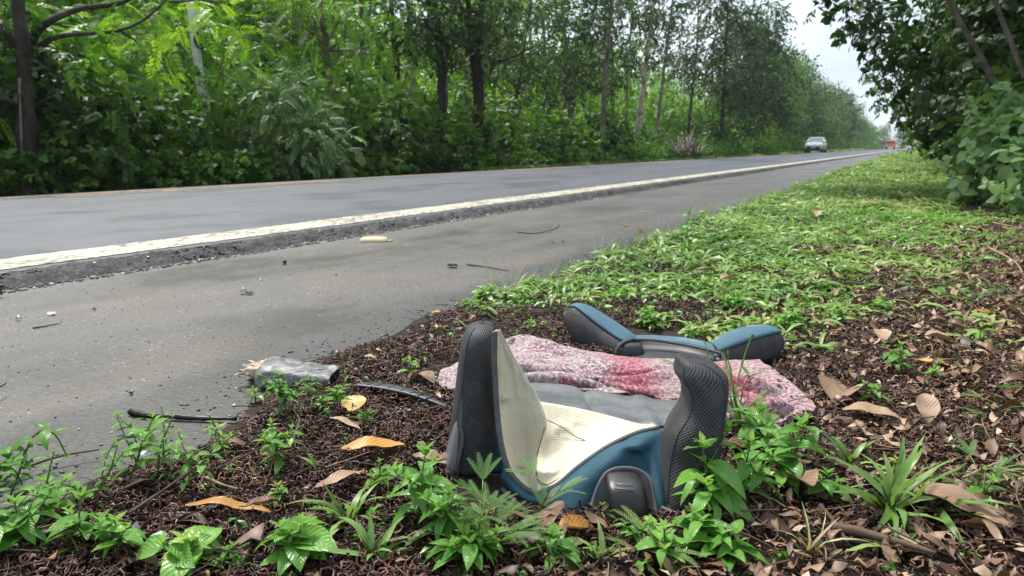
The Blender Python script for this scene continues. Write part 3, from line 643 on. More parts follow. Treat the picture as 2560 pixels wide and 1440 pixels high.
shrub('hazy bush where the verge narrows far away', (2.3, 50, 0), 2.6, 2.0, TC, 'leaf_grey', .7, 18, 20, (.4, .2), 86, BG)
shrub('bright pinnate sapling reaching in at the right edge above the heart-leaved bush', (1.55, 9.0, 0), 2.0, .32, TP, 'leaf_light', .30, 80, 10, (.55, .15), 87, BG, name='sapling', cat='sapling')
# undergrowth that reads as one mass, left and right
g = rng(91)
def mass(name, label, n, xr, yf, zr, Ts, leaf, size, tint, seed, z0=-.1, split=None):
    g = rng(seed); out = []
    for T in Ts:
        m_ = n // len(Ts); y_ = yf(g, m_); x_ = g.uniform(*xr, m_)
        hh = zr * (1 - .35 * sm(y_, 20, 30) * (name == 'undergrowth')) * (.35 + 1.1 * fbm(x_ * .45, y_ * .45, seed, 3)); z_ = z0 + hh * g.random(m_) ** .8
        D = norm(g.normal(0, 1, (m_, 3))) - np.array([0, 0, .15]); tt = np.clip(tint[0] + tint[1] * 4 * (fbm(x_ * .8, y_ * .8, seed + 9) - .5) + g.normal(0, .08, m_), 0, 1)
        out.append(scatter(T, np.stack([x_, y_, z_], 1), frames(D, g), size * g.uniform(.6, 1.3, m_), tt, g))
    V, Fc, T = merge(out); return tag(mesh(name, V, Fc, M[leaf], tint=T), label, 'undergrowth', kind='stuff')
mass('undergrowth', 'tangled green undergrowth filling the forest edge across the road', 14000, (-18, -12.6), lambda g, n: 3 + 75 * g.random(n) ** 1.6, 2.4, TB + TP, 'leaf', .36, (.5, .25), 1)
mass('forest_backdrop_foliage', 'pale green foliage of the deeper woods behind the trees', 19000, (-42, -20), lambda g, n: 5 + 150 * g.random(n) ** 1.3, 8.5, TC, 'leaf_light', .9, (.55, .25), 2, .3)  # lighter tint puts sunlight on the deeper foliage into its colour
mass('mid_foliage', 'mixed green mid-height foliage inside the woods', 4500, (-21, -15.5), lambda g, n: 4 + 90 * g.random(n) ** 1.7, 6.0, TP, 'leaf', .6, (.6, .2), 3, .3)
mass('low_foliage', 'low green ground foliage along the far side of the road', 6000, (-13.4, -12.0), lambda g, n: 4 + 60 * g.random(n) ** 1.4, .65, TB, 'leaf', .24, (.45, .2), 4, -.12)
mass('right_undergrowth', 'dark undergrowth below the trees on the right', 13000, (1.3, 7), lambda g, n: 9 + 130 * g.random(n) ** 1.4, 4.6, TC + TB, 'leaf_dark', .6, (.6, .2), 5, .0)
mass('far_thicket', 'hazy green thicket under the far row of trees on the left', 6500, (-21, -13.6), lambda g, n: 62 + 330 * g.random(n) ** 1.5, 3.4, TC, 'leaf', 1.2, (.45, .2), 6, -.1)
# ------------------------------------------------------------------ brush pile
bp = thing('brush_pile', 'pile of bare pale fallen branches at the forest edge', 'brush pile', PX(1720, 386, -12.15))
g = rng(14); b0 = np.array(bp.location); mb = MB()
for i in range(46):
    s = b0 + np.array([g.uniform(-.6, .3), g.uniform(-2.8, 2.8), g.uniform(-.05, .2)]); a = g.uniform(-.9, .9) + (0 if g.random() < .6 else math.pi)
    L_ = g.uniform(1., 2.6); e = s + np.array([g.normal(0, .3), L_ * math.cos(a), .15 + abs(L_ * math.sin(a)) * .55 + g.uniform(0, .4)])
    V, Fc, U = tube(crom([s, (s + e) / 2 + g.normal(0, .1, 3), e], 7), np.linspace(g.uniform(.03, .07), .012, 7), 5); mb.add(V, Fc, .5, U)
mb.build('branches', M['bark_pale'], bp, b0)
# ------------------------------------------------------------------ utility pole
pole_l = ptrunk(-14.3, [(521, 330), (505, 170), (490, 30)], 8.2)
up = thing('utility_pole', 'weathered white utility pole leaning in the shrubs with a black cable coil', 'pole', pole_l[0]); mb = MB()
pp = crom([pole_l[0], (np.array(pole_l[0]) + pole_l[-1]) / 2, pole_l[-1]], 12)
V, Fc, U = tube(pp, np.linspace(.105, .075, 12), 14); mb.add(V, Fc, .5, U); mb.build('post', plain('pole_concrete', (.60, .58, .53), .8, .2, 0, .25, 5, .3), up, pole_l[0])
M['black'] = plain('black_rubber', (.015, .015, .017), .5, .4)
cc = PX(508, 100, -14.15); mb = MB(); g = rng(3)
for q in range(4):
    a = np.linspace(0, 2 * np.pi, 25); ring = cc + np.stack([0 * a + .05 * q - .1, np.cos(a) * (.16 + .01 * q), np.sin(a) * (.19 - .01 * q)], 1); V, Fc, U = tube(ring, .012, 6, False); mb.add(V, Fc, .5, U)
mb.build('cable_coil', M['black'], up, pole_l[0])
mb = MB(); c2 = PX(512, 97, -14.1); V, Fc, U = superloft([c2 + (0, .12, -.15), c2 + (0, .12, -.12), c2 + (0, .12, .12), c2 + (0, .12, .15)], [(.02, 0, 0), (.07, 0, 0), (.07, 0, 0), (.02, 0, 0)], [(0, .02, 0), (0, .07, 0), (0, .07, 0), (0, .02, 0)], 12, 14); mb.add(V, Fc, .5, U)
mb.build('splice_case', M['black'], up, pole_l[0])
mb = MB(); topz = pp[-2]
V, Fc, U = tube([topz + (0, -.9, 0), topz + (0, .9, 0)], .05, 6); mb.add(V, Fc, .5, U); mb.build('crossarm', M['bark_grey'], up, pole_l[0])
# cables along the poles
cb = thing('overhead_cable', 'thin pale overhead cable sagging through the leaves past the pole', 'cable', PX(508, 80, -14.2)); mb = MB()
q0 = PX(-80, 50, -14.0); q1 = PX(508, 80, -14.2); q2 = q1 + np.array([.2, 30, 1.0])
for a_, b_ in ((q0, q1), (q1, q2)):
    V, Fc, U = tube(crom([a_, (a_ + b_) / 2 - (0, 0, .12), b_], 12), .008, 5); mb.add(V, Fc, .5, U)
mb.build('cable', M['straw'], cb, PX(508, 80, -14.2))
# ------------------------------------------------------------------ verge cover
def sprigT(n, ll, lw, el, seed, seg=2, bend=.6):
    g = rng(seed); P = []
    for i in range(n):
        lv = i / n; P.append(leafq(ll * g.uniform(.7, 1.15), lw * g.uniform(.8, 1.2), seg, bend, .3, None, (g.normal(0, .06), g.normal(0, .06), .35 * lv), i * 2.4 + g.normal(0, .3), el * g.uniform(.5, 1.3), g.normal(0, .25)))
    return join(P)
S_grass = [sprigT(8, 1., .15, .95, 1, 3, .8), sprigT(7, 1., .19, .7, 2, 3, .7)]
S_weed = [sprigT(9, .62, .26, .25, 3), sprigT(7, .7, .30, .4, 4)]
def zfr(n, g, tilt=.15):
    a = g.uniform(0, 6.283, n); Z = norm(np.stack([g.normal(0, tilt, n), g.normal(0, tilt, n), np.ones(n)], 1))
    D = np.stack([np.cos(a), np.sin(a), 0 * a], 1); X = norm(np.cross(D, Z)); D = np.cross(Z, X); return np.stack([X, D, Z], 1)
def inview(x, y, m=120):
    px, py = project(np.stack([x, y, 0 * x], -1)); return (px > -m) & (px < 2560 + m) & (py < 1440 + 2 * m) & (y > .3)
def verge_edge(y): return -1.50 + .20 * (1 - sm(y, .9, 1.8)) - .012 * np.clip(y - 3, 0, 30) + .16 * (fbm(y * 2.1, y * 0 + 4, 11, 4) - .5)
def density(x, y):
    d = sm(y - 2.22 - .30 * np.clip(x + .5, 0, 3) + .5 * (fbm(x * 2.2, y * 2.2, 61) - .5), 0, .45)
    d = d * (1 - .80 * sm(x + .02 - .050 * np.clip(y - 3, 0, 20), 0, .35) * (1 - sm(y, 8, 12)))
    return d * sm(x - verge_edge(y), -.03, .12) * (.10 + .90 * sm(fbm(x * 2.6, y * 2.6, 62) * .7 + .3 * fbm(x * .8, y * .8, 63), .38, .55))
# keep-out: the weeds near the headrest and blanket stay behind them
g = rng(201); out = {'grass': [], 'weed': []}
for (y0, y1, dn, sz) in ((1.9, 4, 760, .085), (4, 8, 460, .10), (8, 16, 220, .135), (16, 40, 65, .20), (40, 120, 12, .34)):
    x0, x1 = -1.95, .9 + .1 * y1; n = int((x1 - x0) * (y1 - y0) * dn); x = g.uniform(x0, x1, n); y = g.uniform(y0, y1, n)
    k = inview(x, y) & (g.random(n) < density(x, y)); x, y = x[k], y[k]; z = groundz(x, y) - .004
    wsel = g.random(len(x)) < (.25 + .5 * sm(fbm(x * 1.3, y * 1.3, 71), .4, .6)) * (1 if y0 < 8 else .5)
    for kind, Ts, sel in (('grass', S_grass, ~wsel), ('weed', S_weed, wsel)):
        for ti, T in enumerate(Ts):
            q = np.where(sel)[0][ti::len(Ts)]; N = len(q)
            tt = np.clip(.50 + 1.1 * (fbm(x[q] * 1.7, y[q] * 1.7, 81) - .5) + g.normal(0, .12, N), 0, 1)
            out[kind].append(scatter(T, np.stack([x[q], y[q], z[q]], 1), zfr(N, g), sz * g.uniform(.6, 1.35, N) * (1. if kind == 'grass' else .85), tt, g, .08))
V, Fc, T = merge(out['grass']); tag(mesh('grass', V, Fc, M['grass'], tint=T), 'bright green grass covering the verge beyond the litter', 'grass', kind='stuff')
V, Fc, T = merge(out['weed']); tag(mesh('ground_weeds', V, Fc, M['weed'], tint=T), 'low broad-leaved weeds growing through the verge grass', 'ground cover', kind='stuff')
# thin tall grass stalks at the shoulder side, and the light green grass strip across the road
n = 520; y = 2.6 + 16 * g.random(n) ** 1.5; x = verge_edge(y) + np.abs(g.normal(.12, .18, n)); z = groundz(x, y)
T_stalk = join([leafq(1., .014, 4, .25, .1, None, (0, 0, 0), .4, 1.35), leafq(.8, .012, 4, .35, .1, None, (.02, 0, 0), 2.6, 1.2), leafq(.6, .02, 4, .5, .1, None, (0, .02, 0), 4.4, 1.1)])
A = scatter(T_stalk, np.stack([x, y, z], 1), zfr(n, g), g.uniform(.07, .2, n), np.clip(g.normal(.6, .2, n), 0, 1), g)
n = 9000; y = 20 + 190 * g.random(n) ** 1.3; x = -11.95 - 1.6 * g.random(n) ** 1.3; x = np.where(y < 34, -11.9 - .5 * g.random(n), x)
B = scatter(S_grass[0], np.stack([x, y, 0 * x - .13], 1), zfr(n, g), (.15 + .0022 * y) * g.uniform(.6, 1.3, n), np.clip(g.normal(.5, .15, n), 0, 1), g)
V, Fc, T = merge([A, B]); tag(mesh('tall_grass', V, Fc, M['grass'], tint=T), 'thin tall grass stalks along the shoulder and the strip across the road', 'grass', kind='stuff')
# ------------------------------------------------------------------ litter: curled seed pods, dead leaves, twigs
def podT(seed, turns=.75, k=3, n=6):
    g = rng(seed); a = np.linspace(0, turns * 6.283, n); r = 1 - .25 * a / 6.283
    P = np.stack([np.cos(a) * r, np.sin(a) * r, .45 * a / 6.283 + .2 * np.sin(a * 2 + seed)], 1); V, Fc, U = tube(P, np.linspace(.24, .14, n), k, False)
    return V, np.array(Fc)
PT = [podT(1, .8), podT(2, 1.15, 3, 8), podT(3, .5, 3, 5)]
def anyframe(n, g, flat=.5):
    Z = norm(np.stack([g.normal(0, flat, n), g.normal(0, flat, n), np.ones(n)], 1)); a = g.uniform(0, 6.283, n)
    D = np.stack([np.cos(a), np.sin(a), 0 * a], 1); X = norm(np.cross(D, Z)); D = np.cross(Z, X); return np.stack([X, D, Z], 1)
def seatfree(x, y):
    px, py = project(np.stack([x, y, 0 * x], -1))
    return ~((px > 1135) & (px < 1760) & (py > 1090) & (py < 1318)) & ~((px > 1130) & (px < 1940) & (py > 925) & (py < 1075)) & ~((px > 1535) & (px < 1830) & (py > 835) & (py < 930))
n = 110000; y = .42 + 4.33 * g.random(n) ** 1.5; x = g.uniform(-1.6, 1.3, n); ed = x - verge_edge(y)
k = inview(x, y) & seatfree(x, y) & (ed > g.normal(.035, .02, n)) & (g.random(n) < .38 + .62 * sm(fbm(x * 3, y * 3, 93), .3, .6)) & (g.random(n) > .65 * density(x, y)); x, y = x[k], y[k]; N = len(x)
outp = []
for i, T in enumerate(PT):
    q = np.arange(i, N, 3); m_ = len(q)
    outp.append(scatter(T, np.stack([x[q], y[q], groundz(x[q], y[q]) + g.uniform(.0, .022, m_)], 1), anyframe(m_, g, .6), g.uniform(.005, .0115, m_), np.clip(g.normal(.42 + .25 * sm(x[q], -.4, .6), .24, m_), 0, 1), g, .05))
V, Fc, T = merge(outp); tag(mesh('seed_pods', V, Fc, M['pod'], tint=T), 'curled dark brown seed pods carpeting the soil', 'seed pods', kind='stuff')
def deadT(seed, W=.36, n=3):
    g = rng(seed); V, Fc = leafq(1., W, n, g.uniform(-.5, .9), g.uniform(-.5, .9), None, (0, -.5, 0)); V[:, 2] += .10 * np.sin(V[:, 1] * 7 + seed) * (1 + V[:, 0] * 4)
    V[:, 0] += .25 * V[:, 1] ** 2 * (-1) ** seed; return V, Fc
DT = [deadT(s, w_) for s, w_ in ((1, .42), (2, .30), (3, .5), (4, .24), (5, .36), (6, .3))]
n = 46000; y = .42 + 6.2 * g.random(n) ** 1.45; x = g.uniform(-1.55, 1.4, n)
k = inview(x, y) & seatfree(x, y) & (x - verge_edge(y) > .03) & (g.random(n) < .07 + .93 * sm(x + .35 * (fbm(x * 2, y * 2, 95) - .5), -.75, .12)) & (g.random(n) > .62 * density(x, y)); x, y = x[k], y[k]; N = len(x)
outl = []
for i, T in enumerate(DT):
    q = np.arange(i, N, 6); m_ = len(q)
    outl.append(scatter(T, np.stack([x[q], y[q], groundz(x[q], y[q]) + g.uniform(.010, .032, m_)], 1), anyframe(m_, g, .28), g.uniform(.010, .037, m_) * (1 + .8 * (g.random(m_) < .10)), np.clip(g.normal(.52, .26, m_), 0, 1), g, .03))
# big curved acacia leaves, sparser
m_ = 520; y = 1.0 + 5.5 * g.random(m_) ** 1.3; x = g.uniform(-.55, 1.2, m_); k = inview(x, y) & (g.random(m_) > .6 * density(x, y)) & ~((x > -.62) & (x < .05) & (y > 1.0) & (y < 2.2)); x, y = x[k], y[k]; m_ = len(x)
outl.append(scatter(deadT(8, .30, 8), np.stack([x, y, groundz(x, y) + .028], 1), anyframe(m_, g, .2), g.uniform(.05, .10, m_), np.clip(g.normal(.62, .16, m_), 0, 1), g, .02))
V, Fc, T = merge(outl); tag(mesh('leaf_litter', V, Fc, M['dead'], tint=T), 'brown dead leaves littering the soil of the verge', 'leaf litter', kind='stuff')
Tt = [np.array(t_) if 0 else t_ for t_ in [tube(crom([(0, -.5, 0), (.06 * s, 0, .03), (0, .5, 0)], 5), [.012, .012, .010, .008, .005], 4, False)[:2] for s in (-1, 1, 2)]]
n = 3600; y = .42 + 4.3 * g.random(n) ** 1.2; x = g.uniform(-1.6, 1.3, n); k = inview(x, y) & seatfree(x, y) & (x - verge_edge(y) > -.02) & (g.random(n) > .8 * density(x, y)); x, y = x[k], y[k]; N = len(x); outt = []
for i, T in enumerate(Tt):
    q = np.arange(i, N, 3); m_ = len(q); fr = anyframe(m_, g, .2)
    outt.append(scatter((T[0], np.array(T[1])), np.stack([x[q], y[q], groundz(x[q], y[q]) + g.uniform(.012, .035, m_)], 1), fr, g.uniform(.03, .13, m_), np.clip(g.normal(.35, .25, m_), 0, 1), g, .03))
V, Fc, T = merge(outt); tag(mesh('twigs', V, Fc, M['straw'], tint=T), 'thin dry twigs and grass straws lying over the litter', 'twigs', kind='stuff')
# little seedlings peeping through the litter
n = 900; y = .55 + 2.6 * g.random(n) ** 1.2; x = g.uniform(-1.45, .9, n); k = inview(x, y) & (x > verge_edge(y) + .1) & ~((x > -.95) & (x < .0) & (y > 1.05) & (y < 2.3)); x, y = x[k], y[k]; N = len(x)
V, Fc, T = scatter(S_weed[0], np.stack([x, y, groundz(x, y) + .012], 1), zfr(N, g, .3), g.uniform(.012, .040, N), np.clip(g.normal(.5, .25, N), 0, 1), g)
tag(mesh('seedlings', V, Fc, M['weed'], tint=T), 'tiny green seedlings scattered through the brown litter', 'seedlings', kind='stuff')

# ------------------------------------------------------------------ individual weeds in the foreground
WG = 'green weeds growing in the foreground litter'
lp_w = lambda t: np.sin(np.pi * np.clip(t, 0, 1) ** .75) ** .9 * (1 - .15 * t)
def leaf_at(mb, base, az, el, L_, W, bend, roll, tint, n=7, prof=lp_w, fold=.35):
    V, Fc = leafq(L_, W, n, bend, fold, prof); t = np.repeat(np.linspace(0, 1, n + 1), 3); u = np.tile([-1., 0, 1.], n + 1)
    g_ = rng(int(abs(az * 1000)) + int(L_ * 1e5)); V[:, 2] += g_.normal(0, .012 * L_, len(V)); V[:, 0] += .04 * L_ * np.sin(3 * t + az)
    mb.add(xf(V, az, el, roll, base), Fc, tint, np.stack([u, t], 1))
def weed(label, px, py, h, ll, nodes=5, lean=(0, 0), seed=0, wr=.42, tint=.5, branches=0, name='weed', zoff=0., mat='weed', bare=0., el0=.35, droop=.6, path=None):
    ll *= 1.25; h *= 1.08; g = rng(seed + 900); base = PZ(px, py, 0.); base[2] = gz(base[0], base[1])
    t = thing(name, label, 'weed', base, 0, WG); ms = MB(); ml = MB()
    def shoot(b, tip, nn, ll, r):
        m = (b + tip) / 2 + np.array([g.normal(0, .06), g.normal(0, .06), .04]) * np.linalg.norm(tip - b)
        P = crom([b, m, tip] if path is None or b is not base else path, 14); V, Fc, U = tube(P, np.linspace(r, r * .5, 14), 6); ms.add(V, Fc, .45 + .15 * g.random(), U)
        a0 = g.uniform(0, 3.14)
        for i in range(nn):
            f = bare + (1 - bare) * (i + .6) / nn; p = P[min(13, int(round(f * 13)))]; top = f > .85
            sz = ll * (.65 + .55 * math.sin(math.pi * min(1, f * .9 + .1))) * (.6 if top else 1) * g.uniform(.8, 1.15)
            for s in range(2):
                leaf_at(ml, p, a0 + i * 1.57 + s * 3.1416 + g.normal(0, .22), el0 * g.uniform(.2, 1.8) + (.6 if top else 0), sz, sz * wr * g.uniform(.85, 1.15), droop * g.uniform(.5, 1.5), g.normal(0, .25), min(1, max(0, tint + .22 * top + g.normal(0, .10))))
        for s in range(3): leaf_at(ml, P[-1], a0 + s * 2.1, .9, ll * .35, ll * .15, .3, 0, min(1, tint + .3), 4)
    tip = base + RGT * lean[0] + FWD * lean[1] + np.array([0, 0, h]); shoot(base, tip, nodes, ll, .0022)
    for b_ in range(branches):
        f = g.uniform(.15, .6); s0 = base + (tip - base) * f; a = g.uniform(0, 6.283); q = h * g.uniform(.35, .75)
        shoot(s0, s0 + np.array([math.cos(a) * q * .75, math.sin(a) * q * .75, q * .75]), max(2, nodes - 2), ll * .8, .0015)
    ms.build('stem', M['stem'], t, base); ml.build('leaves', M[mat], t, base); return t
def blades(label, px, py, n, L_, W, seed, tint=.5, spread=1., name='grass_tuft', el=(0.5, 1.4), lean=(0, 0), cat='grass tuft', bend=(.25, 1.)):
    g = rng(seed + 700); base = PZ(px, py, 0.); base[2] = gz(base[0], base[1]); t = thing(name, label, cat, base, 0, 'grass tufts and blades in the foreground'); ml = MB(); ms = MB()
    for i in range(n):
        a = g.uniform(0, 6.283); r = .012 * spread * g.random(); b = base + np.array([math.cos(a) * r, math.sin(a) * r, g.uniform(0, .02) * spread])
        leaf_at(ml, b, a - 1.57 + g.normal(0, .4), g.uniform(*el), L_ * g.uniform(.5, 1.1), W * g.uniform(.7, 1.2), g.uniform(*bend), g.normal(0, .3), np.clip(tint + g.normal(0, .12), 0, 1), 9, lambda t: np.clip(np.minimum(t * 6 + .35, 1) * (1 - t ** 2.6), 0.02, 1), .3)
        if i % 3 == 0: V, Fc, U = tube([base, b + np.array([0, 0, .01]), b + norm(np.array([math.cos(a), math.sin(a), 1.6])) * L_ * .35], [.0022, .002, .0012], 6); ms.add(V, Fc, .3, U)
    ml.build('blades', M['grass'], t, base); ms.build('stem', M['stem'], t, base); return t
def pinna(mb, ms, b, az, el, L_, pairs, lw, tint, g, droop=.35):
    n = pairs + 1; f = np.linspace(0, 1, n); P = np.stack([0 * f, f * L_, -droop * f ** 2 * L_ * .5], 1)
    V, Fc, U = tube(xf(P, az, el, 0, b), .0006, 4, False); ms.add(V, Fc, .8, U)
    for i in range(1, n):
        q = lw * (math.sin(math.pi * (i / n * .85 + .12))) ** .5
        for s in (-1, 1):
            v, fc = diamond(q, q * .34, s * -1.15, .12, P[i], .05); mb.add(xf(v, az, el, 0, b), fc, np.clip(tint + g.normal(0, .06), 0, 1))
def mimosa(label, px, py, h, fronds, seed, lean=(0, 0), L_=.05, tint=.45, leaves=4):
    g = rng(seed + 300); base = PZ(px, py, 0.); base[2] = gz(base[0], base[1]); t = thing('mimosa_plant', label, 'weed', base, 0, 'feathery mimosa plants'); ms = MB(); ml = MB()
    tip = base + RGT * lean[0] + FWD * lean[1] + np.array([0, 0, h]); P = crom([base, (base + tip) / 2 + g.normal(0, .008, 3), tip], 12); V, Fc, U = tube(P, np.linspace(.0022, .001, 12), 6); ms.add(V, Fc, .35, U)
    for i in range(fronds):
        p = P[int(11 * (.25 + .75 * i / max(1, fronds - 1)))]; a = i * 2.4 + g.normal(0, .4); e = g.uniform(.1, .8); pl = g.uniform(.02, .045)
        q = p + np.array([-math.sin(a) * math.cos(e), math.cos(a) * math.cos(e), math.sin(e)]) * pl; V, Fc, U = tube([p, q], .0009, 5); ms.add(V, Fc, .8, U)
        for k_ in range(leaves): pinna(ml, ms, q, a + (k_ - (leaves - 1) / 2) * .55, e + g.normal(0, .12), L_ * g.uniform(.8, 1.15), 15, L_ * .15, tint, g)
    ml.build('fronds', M['weed_pale'], t, base); ms.build('stem', M['stem'], t, base); return t
# left group
weed('tall weed at the left edge bending its withered tip over the shoulder', 20, 1255, .135, .034, 6, (.07, .02), 1, tint=.4, branches=2, path=[PZ(20, 1255, 0), PZ(60, 1255, 0) + (0, 0, .06), PZ(95, 1255, 0) + (0, 0, .115), PZ(130, 1255, 0) + (0, 0, .135), PZ(160, 1255, 0) + (0, 0, .125), PZ(182, 1255, 0) + (0, 0, .085)])
weed('small upright weed at the left edge below the tall bending one', -20, 1210, .12, .035, 6, (0, 0), 2, tint=.45, branches=2)
weed('leggy weed with several leafy tips left of centre, in front of the black stick', 310, 1260, .125, .030, 6, (.05, .03), 3, bare=.2, branches=3, tint=.55)
weed('thin trailing weed reaching right toward the brown litter', 430, 1300, .10, .025, 6, (.09, .05), 4, bare=.25, branches=2, tint=.6)
weed('bushy little weed in front of the broken grey fragment', 725, 1080, .105, .030, 6, (-.02, 0), 5, branches=4, tint=.5)
weed('slender leaning weed between the grey fragment and the yellow leaf', 800, 1075, .085, .024, 6, (.06, .02), 6, branches=3, tint=.55)
weed('pale-green weed with a drooping stem in the middle of the pod litter', 720, 1220, .09, .030, 6, (-.03, .02), 7, bare=.2, branches=3, tint=.6)
weed('small broad-leaved weed just above the red-brown leaf near the bolster', 1025, 965, .045, .038, 2, (0, 0), 8, tint=.65)
weed('broad weed cluster in the bottom left corner', 60, 1430, .085, .042, 4, (0, 0), 9, branches=5, tint=.5)
weed('weed with spoon-shaped leaves beside the bottom left cluster', 225, 1420, .085, .042, 4, (0, 0), 10, branches=4, tint=.5)
weed('pale weed behind the bottom left cluster', 120, 1330, .07, .035, 4, (.01, 0), 11, branches=3, tint=.6)
weed('wrinkled light green weed at the bottom edge below the shiny shard', 470, 1470, .05, .055, 3, (0, 0), 12, wr=.6, branches=3, tint=.7)
weed('textured broad-leaved weed at the bottom edge, left of the grass tuft', 760, 1450, .06, .05, 3, (0, 0), 13, wr=.6, branches=4, tint=.5)
blades('wide-bladed grass tuft left of the seat', 870, 1350, 17, .105, .014, 1, tint=.4)
blades('small grass tuft at the bottom edge below the left bolster', 930, 1440, 12, .08, .012, 2, tint=.4)
blades('single broad upright grass leaf standing over the pod litter', 805, 1230, 2, .055, .013, 3, .5, .4, 'grass_sprout', (1.2, 1.5))
weed('tall weed with big ribbed leaves pressed against the left bolster', 1045, 1345, .115, .050, 5, (.015, .01), 14, branches=3, tint=.5)
weed('leafy weed at the lower left corner of the seat', 1125, 1400, .085, .046, 5, (.0, 0), 15, branches=3, tint=.35)
mimosa('bushy feathery mimosa in front of the left bolster', 1215, 1400, .092, 10, 1, (-.005, .0), .045, .45)
mimosa('low mimosa with bluish fronds at the bottom edge below the seat', 1290, 1420, .06, 9, 2, (-.03, 0), .045, .3)
weed('dense low weed filling the bottom edge below the mimosa', 1200, 1430, .055, .032, 4, (0, 0), 16, branches=6, tint=.45)
mimosa('small mimosa sprig lying across the cream lining', 1345, 1335, .065, 4, 3, (.02, -.01), .05, .35)
weed('small round-leaved weed in front of the black buckle guard', 1505, 1335, .030, .018, 3, (0, 0), 17, wr=.6, tint=.55, branches=1)
weed('trailing round-leaved weed below the buckle guard', 1570, 1395, .030, .026, 3, (.02, 0), 18, wr=.6, tint=.5, branches=4)
weed('star-shaped light green weed at the bottom centre', 1655, 1450, .055, .042, 3, (0, 0), 19, wr=.5, tint=.6, branches=3)
mimosa('two curled young mimosa fronds at the bottom centre', 1640, 1440, .04, 4, 4, (0, -.01), .05, .75, 2)
blades('slim grass tuft at the bottom edge left of the star-shaped weed', 1500, 1450, 7, .055, .009, 4, tint=.6)
weed('big ribbed-leaf weed covering the foot of the right bolster', 1760, 1330, .120, .062, 5, (-.01, .0), 20, branches=3, tint=.55)
weed('drooping broad-leaved weed right of the right bolster', 1840, 1290, .10, .055, 4, (.02, .01), 21, branches=3, tint=.5)
weed('spreading leafy weed between the right bolster and the big grass tuft', 1960, 1250, .105, .058, 4, (.03, .02), 22, branches=5, tint=.45)
weed('broad weed over the lower right corner of the pink blanket', 1900, 1175, .085, .052, 4, (0, .02), 23, branches=5, tint=.45)
weed('yellowish weed sprig on the blanket edge', 1875, 1110, .045, .030, 3, (.01, 0), 24, tint=.85, branches=2)
mimosa('mimosa with pale fronds rising between the right bolster and the blanket', 1760, 1110, .125, 7, 5, (-.02, .03), .045, .6)
mimosa('mimosa sprig beside the grass blades right of the bolster', 1860, 1130, .12, 5, 6, (-.01, 0), .045, .5)
blades('tall grass blades rising past the right bolster', 1850, 1130, 4, .18, .010, 5, tint=.35, el=(1.25, 1.5), bend=(.05, .25))
blades('long narrow grass blades in front of the headrest', 1815, 1090, 3, .20, .008, 6, tint=.4, el=(1.3, 1.5), bend=(.1, .2), name='grass_sprout')
blades('large wide-bladed grass tuft at the lower right', 2215, 1340, 24, .135, .014, 7, tint=.38, spread=2, el=(.45, 1.45))
blades('low outer grass tuft right of the large one', 2330, 1330, 12, .12, .013, 8, tint=.38, el=(.25, .9))
blades('spiky grass tuft behind the large one', 2120, 1210, 10, .10, .010, 9, tint=.4)
blades('drooping grass tuft at the bottom edge under the large one', 2240, 1425, 9, .09, .013, 10, tint=.45, el=(.0, .5))
blades('pale dry grass straws at the bottom right', 2020, 1440, 8, .09, .004, 11, tint=1., el=(.9, 1.5), name='dry_grass_tuft')
weed('small bright seedling beside the large grass tuft', 2230, 1260, .05, .022, 3, (0, 0), 25, wr=.6, tint=.75)
mimosa('little mimosa with four fronds right of the large grass tuft', 2440, 1290, .07, 5, 7, (0, 0), .045, .5)
mimosa('faint mimosa seedling at the right edge among dead leaves', 2480, 1080, .07, 5, 8, (0, 0), .045, .4)
weed('single bright weed amid the dead leaves at the centre right', 2185, 1050, .05, .036, 3, (0, 0), 26, tint=.55, branches=1)
weed('two-tiered weed standing in the litter beyond the blanket', 2240, 960, .085, .036, 4, (0, 0), 27, tint=.5, branches=2, bare=.3)
weed('small yellow-green weed between the two litter weeds', 2320, 985, .06, .026, 4, (.02, 0), 28, tint=.7, branches=1)
weed('lone four-leaved weed near the right edge by the orange leaf', 2445, 885, .06, .044, 2, (0, 0), 29, tint=.6)
weed('upright weed at the verge edge, tallest against the shoulder', 1725, 640, .26, .045, 9, (0, 0), 30, tint=.5, branches=2)
weed('broad light weed just behind the headrest, left one', 1620, 835, .06, .05, 3, (0, 0), 31, tint=.6, branches=4)
weed('broad light weed right behind the headrest wing', 1960, 845, .06, .05, 3, (0, 0), 32, tint=.6, branches=4)
weed('bright weed cluster above the headrest, right of the middle', 1840, 800, .07, .055, 3, (0, 0), 33, tint=.6, branches=4)
weed('sprawling weed at the corner where the litter meets the shoulder', 1210, 760, .055, .040, 4, (0, 0), 34, wr=.5, tint=.65, branches=5)
weed('low weed right of the corner weed, at the verge edge', 1320, 735, .06, .040, 4, (.02, 0), 35, wr=.5, tint=.65, branches=5)
weed('small weed between the left bolster and the headrest', 1325, 845, .035, .032, 3, (0, 0), 36, tint=.6, branches=2)
weed('wilted weed sprig at the right foot of the large grass tuft', 2420, 1330, .06, .034, 4, (.03, 0), 37, tint=.5, branches=2)
